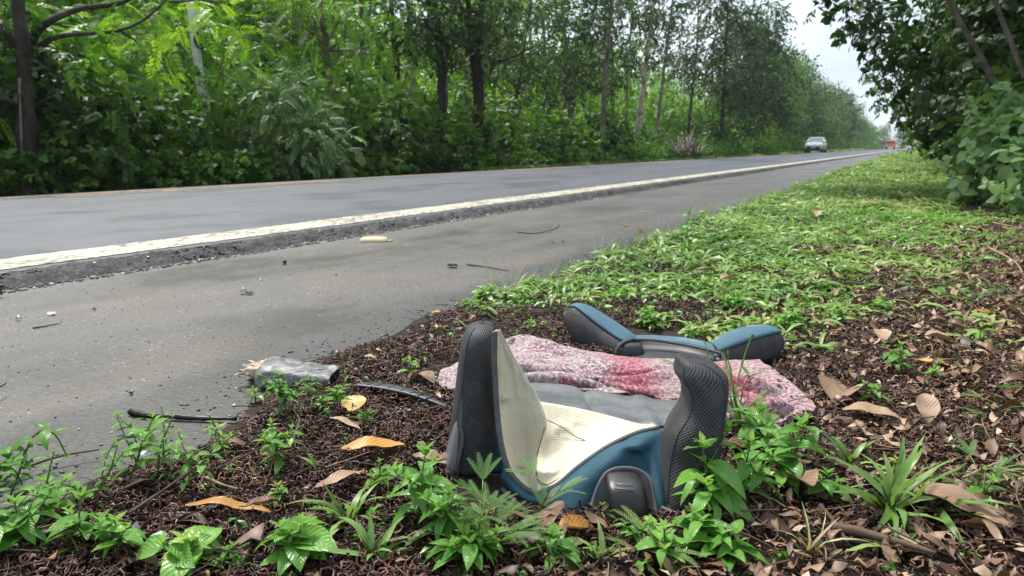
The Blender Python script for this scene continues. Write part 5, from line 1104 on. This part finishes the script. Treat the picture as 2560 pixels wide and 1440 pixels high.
# back bar and hollow channel
V, Fc, U = grid([[PD(*p) for p in r] for r in ([(1570, 846, 2.16), (1620, 846, 2.15), (1690, 850, 2.12), (1750, 860, 2.08), (1800, 872, 2.04)], [(1572, 842, 2.14), (1620, 841, 2.13), (1690, 845, 2.10), (1750, 855, 2.06), (1800, 868, 2.02)], [(1574, 852, 2.11), (1620, 853, 2.10), (1690, 857, 2.07), (1750, 868, 2.03), (1800, 882, 1.99)])], 40, 14)
o = mesh('blue_crossbar', V - ho, Fc, M['blue_skylit'], hr, U); solid(o, .008, 0)
V, Fc, U = grid([[PD(*p) for p in r] for r in ([(1572, 850, 2.11), (1620, 852, 2.10), (1690, 858, 2.07), (1750, 868, 2.03), (1804, 884, 1.99)], [(1576, 872, 2.08), (1620, 874, 2.07), (1690, 880, 2.04), (1750, 892, 2.00), (1800, 905, 1.97)], [(1580, 905, 2.00), (1625, 903, 1.99), (1690, 906, 1.965), (1750, 915, 1.93), (1800, 930, 1.90)])], 40, 18)
o = mesh('hollow_channel', V - ho, Fc, M['blackp'], hr, U); solid(o, .006, 0)
body('end_block', [(1572, 900, 2.06, 26, .02), (1574, 890, 2.06, 30, .03), (1576, 862, 2.07, 28, .032), (1578, 852, 2.08, 24, .028)], M['blackp'], hr, ho, n=14, e=5)
body('end_block', [(1797, 928, 1.98, 12, .015), (1798, 920, 1.98, 16, .025), (1800, 895, 1.98, 16, .028), (1800, 885, 1.99, 12, .02)], M['blackp'], hr, ho, n=14, e=4)
mb = MB()
for pts in ([(1536, 900, 2.04), (1541, 876, 2.04), (1556, 857, 2.05), (1584, 847, 2.08)], [(1582, 848, 2.08), (1640, 851, 2.065), (1700, 860, 2.035), (1760, 872, 1.995), (1806, 884, 1.965)], [(1806, 884, 1.965), (1810, 905, 1.95), (1803, 932, 1.945)]):
    V, Fc, U = tube(crom([PD(*p) for p in pts], 26), .0048, 8); mb.add(V, Fc, .5, U)
mb.build('piping', M['piping'], hr, ho)
# ------------------------------------------------------------------ blanket
def blanket_mat():
    m = NT('pink_mottled_fleece'); o = m.coord('Object'); n1 = m.noise(o, 8, 4, .6, .4); n2 = m.noise(o, 120, 4, .7); n3 = m.noise(m.coord('Object', (3, .8, 1)), 4.5, 3)
    base = m.ramp(n2, [(.38, (.085, .045, .058)), (.5, (.23, .15, .165)), (.62, (.52, .44, .43))])
    red = m.ramp(n2, [(.36, (.13, .008, .022)), (.52, (.28, .026, .052)), (.68, (.50, .22, .24))])
    pale = m.ramp(n2, [(.36, (.15, .10, .105)), (.64, (.42, .36, .345))])
    # red and cream bands woven across the blanket (its own u axis)
    uv = m.n('TexCoord').outputs['UV']; sx = m.n('SeparateXYZ'); m.l(uv, sx.inputs[0])
    ub = m.math('ADD', sx.outputs[0], m.math('MULTIPLY', m.math('SUBTRACT', n1, .5), .12))
    r1 = m.ramp(ub, [(.47, (0, 0, 0)), (.50, (.55, .55, .55)), (.59, (.72, .72, .72)), (.66, (.15, .15, .15)), (.80, (0, 0, 0)), (.84, (.75, .75, .75)), (.90, (.2, .2, .2))])
    c = m.mix(m.ramp(n3, [(.45, (0, 0, 0)), (.6, (1, 1, 1))]), base, pale); c = m.mix(r1, c, red)
    blot = m.ramp(m.noise(o, 14, 3), [(.60, (0, 0, 0)), (.70, (.6, .6, .6))]); c = m.mix(blot, c, red)
    m.set(c, .95, .1); b1 = m.bump(n2, .5, .0015)
    m.b.inputs['Sheen Weight'].default_value = .25; return m.m
bo_ = PZ(1560, 1000, 0.)
nu, nv = 200, 90
brows = [  # px, py, height
 [(1262, 896, .0), (1300, 858, .015), (1345, 856, .03), (1400, 884, .02), (1480, 905, .02), (1545, 928, .0), (1640, 938, .0), (1745, 950, .0), (1840, 955, .0), (1915, 945, .0)],
 [(1225, 905, .015), (1290, 880, .055), (1345, 878, .06), (1405, 897, .05), (1480, 915, .05), (1560, 935, .03), (1660, 945, .025), (1770, 960, .03), (1870, 965, .04), (1935, 970, .01)],
 [(1150, 925, .02), (1250, 925, .07), (1340, 925, .05), (1410, 930, .06), (1490, 938, .065), (1570, 950, .05), (1670, 955, .05), (1790, 975, .05), (1890, 990, .05), (1970, 1010, .01)],
 [(1108, 950, .01), (1220, 965, .05), (1330, 960, .03), (1420, 960, .05), (1500, 970, .03), (1590, 990, .04), (1690, 1000, .05), (1800, 1020, .04), (1910, 1030, .045), (2000, 1055, .01)],
 [(1104, 985, .01), (1210, 1000, .03), (1320, 990, .02), (1430, 990, .03), (1520, 1000, .02), (1600, 1015, .02), (1700, 1035, .03), (1810, 1055, .035), (1920, 1068, .03), (2025, 1075, .008)],
 [(1112, 1020, .0), (1210, 1025, .0), (1320, 1020, .0), (1430, 1020, .0), (1520, 1030, .0), (1610, 1035, .0), (1700, 1060, .0), (1800, 1085, .0), (1920, 1092, .0), (2044, 1092, .0)]]
G = np.array([crom([PZ(a, b, h_) for a, b, h_ in r], nu) for r in brows]); G = crom(G.reshape(len(brows), -1), nv).reshape(nv, nu, 3)
uu = np.linspace(0, 1, nu)[None] * np.ones((nv, 1)); vv = np.linspace(0, 1, nv)[:, None] * np.ones((1, nu))
edge = np.clip(np.minimum.reduce([uu * 9, (1 - uu) * 9, vv * 5 + .1, (1 - vv) * 5 + .1]), 0, 1)
def ridged(x, y, s): return 1 - abs(2 * fbm(x, y, s, 3) - 1) * 2.2
wx = uu * 5 + .8 * fbm(uu * 4, vv * 3, 40); wy = vv * 3.2 + 1.2 * fbm(uu * 3 + 7, vv * 2, 41)
def rg(x, y, s_): return 1 - np.sqrt((2 * vn(x, y, s_) - 1) ** 2 + .004) * 1.6
gq = rng(91); fold = 0 * uu
for i_ in range(13):      # long soft folds running across the blanket
    v0 = -.02 + .085 * i_ + gq.normal(0, .02); sl_ = gq.normal(-.12, .20); ph = gq.uniform(0, 6.28); uc = gq.uniform(0, 1); ul = gq.uniform(.25, .6)
    vc = v0 + sl_ * (uu - .5) + .03 * np.sin(uu * gq.uniform(4, 8) + ph); wd_ = gq.uniform(.030, .050)
    fold = np.maximum(fold, gq.uniform(.020, .036) * np.exp(-(abs(vv - vc) / wd_) ** 1.6) * np.exp(-((uu - uc) / ul) ** 2))
for i_ in range(7):
    uc = gq.uniform(.03, .97); vc0 = gq.uniform(.3, .9); sl_ = gq.normal(0, .5); wd_ = gq.uniform(.012, .022)
    fold = np.maximum(fold, gq.uniform(.014, .024) * np.exp(-(abs(uu - uc - sl_ * (vv - vc0) * .4) / wd_) ** 1.6) * np.exp(-((vv - vc0) / gq.uniform(.15, .3)) ** 2))
back = 1 - (1 - sm(vv, .06, .34)) * sm(uu, .28, .36) * (1 - .5 * sm(uu, .9, 1)); G[..., 2] += edge * back * (fold * 1.9 - .016); w1_ = (vn(uu * 7, vv * 4, 45) - .5) * .06; w2_ = (vn(uu * 7 + 5, vv * 4, 48) - .5) * .07; G[..., 0] += w1_; G[..., 1] += w2_ * (1 - .6 * sm(uu, .2, .3) * sm(.9 - uu, 0, .1))
G[..., 2] = np.maximum(G[..., 2], groundz(G[..., 0], G[..., 1]) + .018 + .004 * fbm(uu * 10, vv * 6, 46))
Fc = np.array([[i * nu + j_, i * nu + j_ + 1, (i + 1) * nu + j_ + 1, (i + 1) * nu + j_] for i in range(nv - 1) for j_ in range(nu - 1)])
bl = mesh('blanket', G.reshape(-1, 3) - bo_, Fc, blanket_mat(), None, np.stack([uu.ravel(), vv.ravel()], 1)); bl.location = bo_; solid(bl, .006, -1)
tag(bl, 'crumpled pink, red and white fleece blanket spread on the ground under the broken seat', 'blanket')
# ------------------------------------------------------------------ debris
def slab(name, top, zt, th, mat, parent=None, org=(0, 0, 0), nu=24, nv=10, wav=.004, seed=0):
    rows = [[PZ(a, b, z_) for a, b, z_ in r] for r in top]; V, Fc, U = grid(rows, nu, nv); V = V.reshape(nv, nu, 3); V[..., 2] += wav * (fbm(np.arange(nu)[None] * .5 + 0 * V[..., 0], np.arange(nv)[:, None] * .6 + 0 * V[..., 0], seed) - .5) * 2
    o = mesh(name, V.reshape(-1, 3) - np.asarray(org), Fc, mat, parent, U); solid(o, th, 0); return o
do = PZ(720, 945, 0.); fr = thing('car_fragment', 'cracked silvery-black plastic car fragment with a splintered tan end on the shoulder edge', 'debris', do)
def frag():
    m = NT('cracked_painted_plastic'); o = m.coord('Object', (1, 1, 1)); n1 = m.noise(o, 22, 6, .75, 1.); m.set(m.ramp(n1, [(.34, (.02, .022, .022)), (.5, (.12, .125, .12)), (.68, (.36, .37, .36))]), .55, .4); m.bump(n1, .4, .006); return m.m
M['frag'] = frag(); M['tan'] = plain('splintered_foam', (.46, .36, .27), .85, .2, 0, .4, 60, .9)
g = rng(6)
fb = [PZ(a, b + 8, 0) + np.array([0, 0, .027]) for a, b in ((656, 946), (664, 948), (705, 950), (765, 958), (820, 965), (838, 968))]
V, Fc, U = superloft(fb, [(0, 0, .010), (0, 0, .024), (0, 0, .025), (0, 0, .022), (0, 0, .021), (0, 0, .020)], [FWD * .03, FWD * .058, FWD * .062, FWD * .060, FWD * .054, FWD * .050], 34, 28, 7)
V = V + (.010 * (np.stack([fbm(V[:, 0] * 28, V[:, 1] * 28 + V[:, 2] * 30, s_) for s_ in (1, 2, 3)], 1) - .5)); Fc = Fc[:-1]
o = mesh('plastic_body', V - do, Fc, M['frag'], fr, U); solid(o, .004, -1)
mb = MB()
for i in range(34):
    p = PZ(662, 948, 0) + FWD * g.uniform(-.05, .055) + np.array([0, 0, g.uniform(.006, .045)]); e = p - RGT * g.uniform(.02, .058) + np.array([0, 0, g.normal(-.004, .008)]) + FWD * g.normal(0, .012)
    V, Fc, U = superloft([p + RGT * .012, p, (p + e) / 2, e], [(0, 0, .007), (0, 0, .008), (0, 0, .006), (0, 0, .001)], [FWD * .009, FWD * .010, FWD * .007, FWD * .001], 7, 7, 2); V = V + g.normal(0, .0015, V.shape); mb.add(V, Fc, .5, U)
mb.build('splintered_end', M['tan'], fr, do, smooth=False)
mb = MB(); V, Fc, U = tube(crom([PZ(a, b, 0) + np.array([0, 0, .0505]) for a, b in ((720, 960), (755, 966), (790, 970), (826, 970))], 14), .0022, 5, True, .3, 2); mb.add(V, Fc, .5, U); mb.build('crack', M['black'], fr, do)
# black ribbed strip
so_ = PZ(990, 1030, 0.); s_ = thing('plastic_strip', 'black ribbed plastic trim strip lying in the pods left of the left bolster', 'debris', so_); mb = MB()
P = [PZ(a, b, 0) for a, b in ((893, 1005), (950, 1008), (1020, 1026), (1070, 1042), (1118, 1062))]
for p in P: p[2] = gz(p[0], p[1]) + .024
V, Fc, U = superloft(P, [(0, 0, .004), (0, 0, .006), (0, 0, .006), (0, 0, .005), (0, 0, .003)], [FWD * .008, FWD * .02, FWD * .019, FWD * .014, FWD * .008], 40, 14, 5); mb.add(V, Fc, .5, U); mb.build('strip', M['blackp'], s_, so_)
Q = crom(P, 40)
for i in range(6, 34, 4):
    mb = MB(); V, Fc = box(*(Q[i] + np.array([0, 0, .0055])), .005, .022, .003); mb.add(V, Fc); mb.build('rib', M['black'], s_, so_, smooth=False)
stick('charred black stick with a frayed end on the shoulder edge', [(328, 1037), (365, 1046), (420, 1050), (500, 1054), (592, 1058)], .008, 'pod', .05, 'charred_stick', .009, 5, 'stick', .4)
M['ivory'] = plain('ivory_plastic', (.56, .47, .27), .4, .5, 0, .12, 40)
io = PZ(935, 603, 0.); iv = thing('plastic_casing', 'small ivory plastic casing lying on the shoulder by the broken asphalt edge', 'debris', io)
mb = MB(); V, Fc, U = superloft([io + (0, 0, z_) for z_ in (0, .004, .022, .028)], [RGT * .085, RGT * .092, RGT * .082, RGT * .06], [FWD * .06, FWD * .066, FWD * .056, FWD * .04], 12, 28, 5); mb.add(V, Fc, .5, U); mb.build('cover', M['ivory'], iv, io)
mb = MB(); c = io + (0, 0, .029); a = np.linspace(0, 6.283, 30); ring = c + np.outer(np.sign(np.cos(a)) * abs(np.cos(a)) ** .5 * .052, RGT) + np.outer(np.sign(np.sin(a)) * abs(np.sin(a)) ** .5 * .032, FWD); V, Fc, U = tube(ring, .003, 6, False); mb.add(V, Fc, .5, U); mb.build('raised_rim', M['ivory'], iv, io)
mb = MB(); V, Fc = box(*(PZ(974, 602, .006)), .03, .03, .010); mb.add(V, Fc); mb.build('clip', M['ivory'], iv, io, smooth=False)
def chip(label, px, py, wpx, col, seed, z=.006, name='chip', cat='debris', th=.006, rough=.5, asp=.5):
    g = rng(seed); c = PZ(px, py, 0); c[2] = (gz(c[0], c[1]) + .022 if c[0] > -1.5 else z * .4); s = pxm((c - ORG).dot(FWD), py) * wpx / 2; n = 9; a = np.sort(g.uniform(0, 6.283, n)); r = s * g.uniform(.6, 1.1, n)
    V = np.array([RGT * math.cos(q) * w_ + FWD * math.sin(q) * w_ * asp * 2 + np.array([0, 0, g.uniform(0, th * 1.5)]) for q, w_ in zip(a, r)]); V = np.vstack([V, V * np.array([.8, .8, 1]) + np.array([0, 0, th])])
    Fc = [list(range(n, 2 * n)), list(range(n))[::-1]] + [[i, (i + 1) % n, n + (i + 1) % n, n + i] for i in range(n)]
    o = mesh(name, V, Fc, plain('chip_' + str(seed), col, rough, .5, 0, .25, 60), None, smooth=False); o.location = c; return tag(o, label, cat, 'small debris scattered around')
chip('flat black plastic chip on the shoulder beside the forked twig', 1133, 669, 34, (.02, .025, .03), 1, th=.008)
chip('small whitish broken chip in the middle of the shoulder', 608, 735, 20, (.42, .42, .40), 2, th=.012)
chip('dark flake touching the whitish broken chip', 626, 737, 22, (.08, .08, .08), 3)
chip('white oblong scrap on the shoulder at the left', 129, 788, 22, (.62, .6, .57), 4, th=.004)
chip('pale crumpled scrap left of the white oblong one', 47, 802, 14, (.55, .52, .48), 5, th=.008)
chip('dark clod at the far left margin of the shoulder', 2, 743, 16, (.05, .035, .03), 6, th=.03)
chip('round dark pebble on the shoulder by the black stick', 328, 986, 17, (.03, .032, .022), 7, name='pebble', cat='pebble', th=.004)
chip('small dark crumb on the shoulder, right one of two beyond the forked twig', 1408, 605, 12, (.03, .03, .03), 8, name='pebble', cat='pebble', th=.004)
chip('reddish-black crumb on the shoulder left of the other dark crumb', 1380, 606, 14, (.07, .03, .025), 9, name='pebble', cat='pebble', th=.004)
chip('dark pebble near the pale scraps on the left of the shoulder', 236, 777, 9, (.02, .02, .02), 10, name='pebble', cat='pebble', th=.004)
chip('grey pebble in the middle of the shoulder below the ivory casing', 840, 689, 9, (.22, .22, .21), 11, name='pebble', cat='pebble', th=.004)
chip('white pebble on the shoulder right of the whitish chip', 652, 702, 9, (.6, .6, .58), 12, name='pebble', cat='pebble', th=.004)
chip('shiny pale shard of broken plastic in the litter at the bottom left', 400, 1412, 60, (.42, .44, .47), 13, name='shard', th=.004, rough=.15)
chip('dark glossy shard beside the shiny pale one', 355, 1392, 46, (.10, .11, .13), 14, name='shard', th=.004, rough=.15)
chip('tiny white paper scrap on the litter left of centre', 362, 1172, 26, (.72, .72, .70), 15, name='paper_scrap', cat='litter', th=.003)
# ------------------------------------------------------------------ car and distant truck
def paintm(name, col, rough=.3, metal=.3): return plain(name, col, rough, .5, metal, .1, 2)
M['carpaint'] = paintm('dusty_champagne_paint', (.42, .41, .36)); M['glass'] = plain('car_glass', (.10, .13, .16), .08, .6, 0, .1, 3); M['tyre'] = plain('tyre_rubber', (.02, .02, .02), .8, .3)
M['lamp'] = plain('lamp_lens', (.70, .66, .52), .15, .6); M['plate'] = plain('number_plate', (.62, .62, .62), .5, .4); M['steel'] = plain('rim_metal', (.35, .35, .36), .35, .5, .6); M['trim'] = plain('black_trim', (.02, .02, .022), .5, .4)
def car(label, loc, Wd=1.74):
    t = thing('oncoming_car', label, 'car', loc)      # front toward -Y
    hw = Wd / 2; prof = [(-2.05, .32, .62, .80), (-1.98, .25, .80, .90), (-1.75, .22, .92, .97), (-1.2, .20, 1.02, 1.), (-.95, .20, 1.06, 1.), (.4, .20, 1.07, 1.), (1.4, .20, 1.08, 1.), (1.9, .24, 1.05, .95), (2.0, .34, .95, .88)]
    n = 20; V = []; k = 20; a = np.linspace(0, 6.283, k, endpoint=False); e = 3.6
    for y, z0, z1, w_ in crom(prof, n):
        c = np.sign(np.cos(a)) * abs(np.cos(a)) ** (2 / e); s = np.sign(np.sin(a)) * abs(np.sin(a)) ** (2 / e); V += [(hw * w_ * c_, y, (z0 + z1) / 2 + (z1 - z0) / 2 * s_) for c_, s_ in zip(c, s)]
    Fq = [[i * k + j, i * k + (j + 1) % k, (i + 1) * k + (j + 1) % k, (i + 1) * k + j] for i in range(n - 1) for j in range(k)] + [list(range(k))[::-1], [(n - 1) * k + j for j in range(k)]]
    mesh('body', V, Fq, M['carpaint'], t)
    mb = MB(); mb.add([(-.62, -.10, 1.47), (.62, -.10, 1.47), (.60, 1.25, 1.46), (-.60, 1.25, 1.46), (-.54, .1, 1.53), (.54, .1, 1.53), (.52, 1.1, 1.52), (-.52, 1.1, 1.52)], [[0, 1, 5, 4], [1, 2, 6, 5], [2, 3, 7, 6], [3, 0, 4, 7], [4, 5, 6, 7]]); mb.build('roof', M['carpaint'], t)
    mb = MB(); mb.add([(-.78, -1.12, 1.0), (.78, -1.12, 1.0), (.61, -.12, 1.465), (-.61, -.12, 1.465), (-.78, 1.7, 1.03), (.78, 1.7, 1.03), (.60, 1.28, 1.455), (-.60, 1.28, 1.455)], [[0, 1, 2, 3], [5, 4, 7, 6]]); mb.build('windscreen', M['glass'], t, smooth=False)
    for s in (-1, 1):
        mb = MB(); q = [(.795 * s, -1.0, 1.02), (.795 * s, 1.65, 1.04), (.615 * s, 1.22, 1.45), (.625 * s, -.08, 1.455)]; mb.add(q, [[0, 1, 2, 3] if s > 0 else [3, 2, 1, 0]]); mb.build('side_window', M['glass'], t, smooth=False)
        mb = MB(); V, Fc, U = tube([(.79 * s, -1.12, 1.0), (.62 * s, -.1, 1.47), (.61 * s, 1.27, 1.46), (.79 * s, 1.7, 1.03)], .035, 6); mb.add(V, Fc); mb.build('pillar', M['carpaint'], t)
        V, Fc, U = superloft([(.60 * s, -1.99, .74), (.64 * s, -1.97, .75), (.70 * s, -1.86, .79), (.76 * s, -1.72, .84)], [(.02, 0, 0), (.12 * s, .03, 0), (.09 * s, .04, 0), (.02, 0, 0)], [(0, 0, .02), (0, .02, .10), (0, .02, .09), (0, 0, .03)], 10, 12); mb = MB(); mb.add(V, Fc); mb.build('headlight', M['lamp'], t)
        V, Fc, U = superloft([(.88 * s, -.86, 1.04), (.90 * s, -.86, 1.05), (1.0 * s, -.84, 1.08), (1.03 * s, -.84, 1.09)], [(0, .02, 0), (0, .06, 0), (0, .07, 0), (0, .03, 0)], [(0, 0, .03), (0, 0, .06), (0, 0, .08), (0, 0, .03)], 8, 10); mb = MB(); mb.add(V, Fc); mb.build('mirror', M['carpaint'], t)
        for y in (-1.28, 1.25):
            mb = MB(); V, Fc, U = tube([((hw - .21) * s, y, .31), ((hw - .17) * s, y, .31), ((hw - .02) * s, y, .31), (hw * s, y, .31)], [.26, .31, .31, .27], 22); mb.add(V, Fc); wo = mb.build('wheel', M['tyre'], t)
            mb = MB(); V, Fc, U = tube([((hw - .01) * s, y, .31), ((hw + .012) * s, y, .31)], [.2, .17], 14); mb.add(V, Fc); mb.build('rim', M['steel'], wo)
    mb = MB(); V, Fc = box(0, -2.055, .50, 1.15, .06, .22); mb.add(V, Fc); gr = mb.build('grille', M['trim'], t, smooth=False)
    mb = MB(); V, Fc = box(0, -2.045, .30, 1.5, .10, .12); mb.add(V, Fc); mb.build('bumper_skirt', M['trim'], t, smooth=False)
    mb = MB(); V, Fc = box(0, -2.10, .52, .40, .02, .13); mb.add(V, Fc); mb.build('number_plate', M['plate'], t, smooth=False)
    return t
rc = ray(2035, 388); cx = -9.0; P = ORG + rc * (cx / rc[0]); 
car('dusty champagne hatchback with pale headlights coming along the far lane', (cx, P[1] + 1, roadz(cx)))
# orange truck
M['orange'] = paintm('orange_truck_paint', (.75, .20, .06), .45, 0); ty = 215.; tx = PY(2225, 370, ty)[0]
tr = thing('distant_truck', 'small orange loaded truck far away at the end of the road', 'truck', (tx, ty, .1))
mb = MB(); V, Fc = box(0, 0, 1.35, 2.1, 1.6, 1.5); mb.add(V, Fc); o = mb.build('cab', M['orange'], tr, smooth=False); bv = o.modifiers.new('b', 'BEVEL'); bv.width = .18; bv.segments = 2
mb = MB(); V, Fc = box(0, -.83, 1.75, 1.7, .06, .6); mb.add(V, Fc); mb.build('windscreen', M['glass'], tr, smooth=False)
mb = MB(); V, Fc = box(0, 3.2, 1.3, 2.3, 4.2, .9); mb.add(V, Fc); mb.build('cargo_bed', M['orange'], tr, smooth=False)
mb = MB(); g = rng(4)
for i in range(14): V, Fc, U = superloft([(g.uniform(-.8, .8), 1.4 + g.uniform(0, 3.5), 1.7), (g.uniform(-.8, .8), 1.6 + g.uniform(0, 3.2), 2.3)], [(.3, 0, 0)] * 2, [(0, .3, 0)] * 2, 4, 7); mb.add(V, Fc)
mb.build('load', plain('truck_load', (.60, .22, .09), .8, .2), tr)
for s in (-1, 1):
    for y in (-.1, 3.6): mb = MB(); V, Fc, U = tube([(.75 * s, y, .45), (1.05 * s, y, .45)], .45, 16); mb.add(V, Fc); mb.build('wheel', M['tyre'], tr)
    mb = MB(); V, Fc, U = tube([(.75 * s, -.8, .95), (.75 * s, -.86, .95)], .14, 10); mb.add(V, Fc); mb.build('headlight', M['lamp'], tr)

# ------------------------------------------------------------------ haze
V, Fc = box(-60, 260, 9, 400, 560, 22.6)
hz = mesh('haze', V, Fc, None, None, smooth=False); hm = bpy.data.materials.new('haze_air'); hm.use_nodes = True; t_ = hm.node_tree
t_.nodes.remove(t_.nodes['Principled BSDF']); pv = t_.nodes.new('ShaderNodeVolumePrincipled'); pv.inputs['Color'].default_value = (.86, .93, 1, 1); pv.inputs['Density'].default_value = .0003; pv.inputs['Anisotropy'].default_value = .3
t_.links.new(pv.outputs[0], t_.nodes['Material Output'].inputs['Volume']); hz.data.materials.append(hm); tag(hz, 'thin pale humid air over the road and trees', 'haze', kind='stuff')
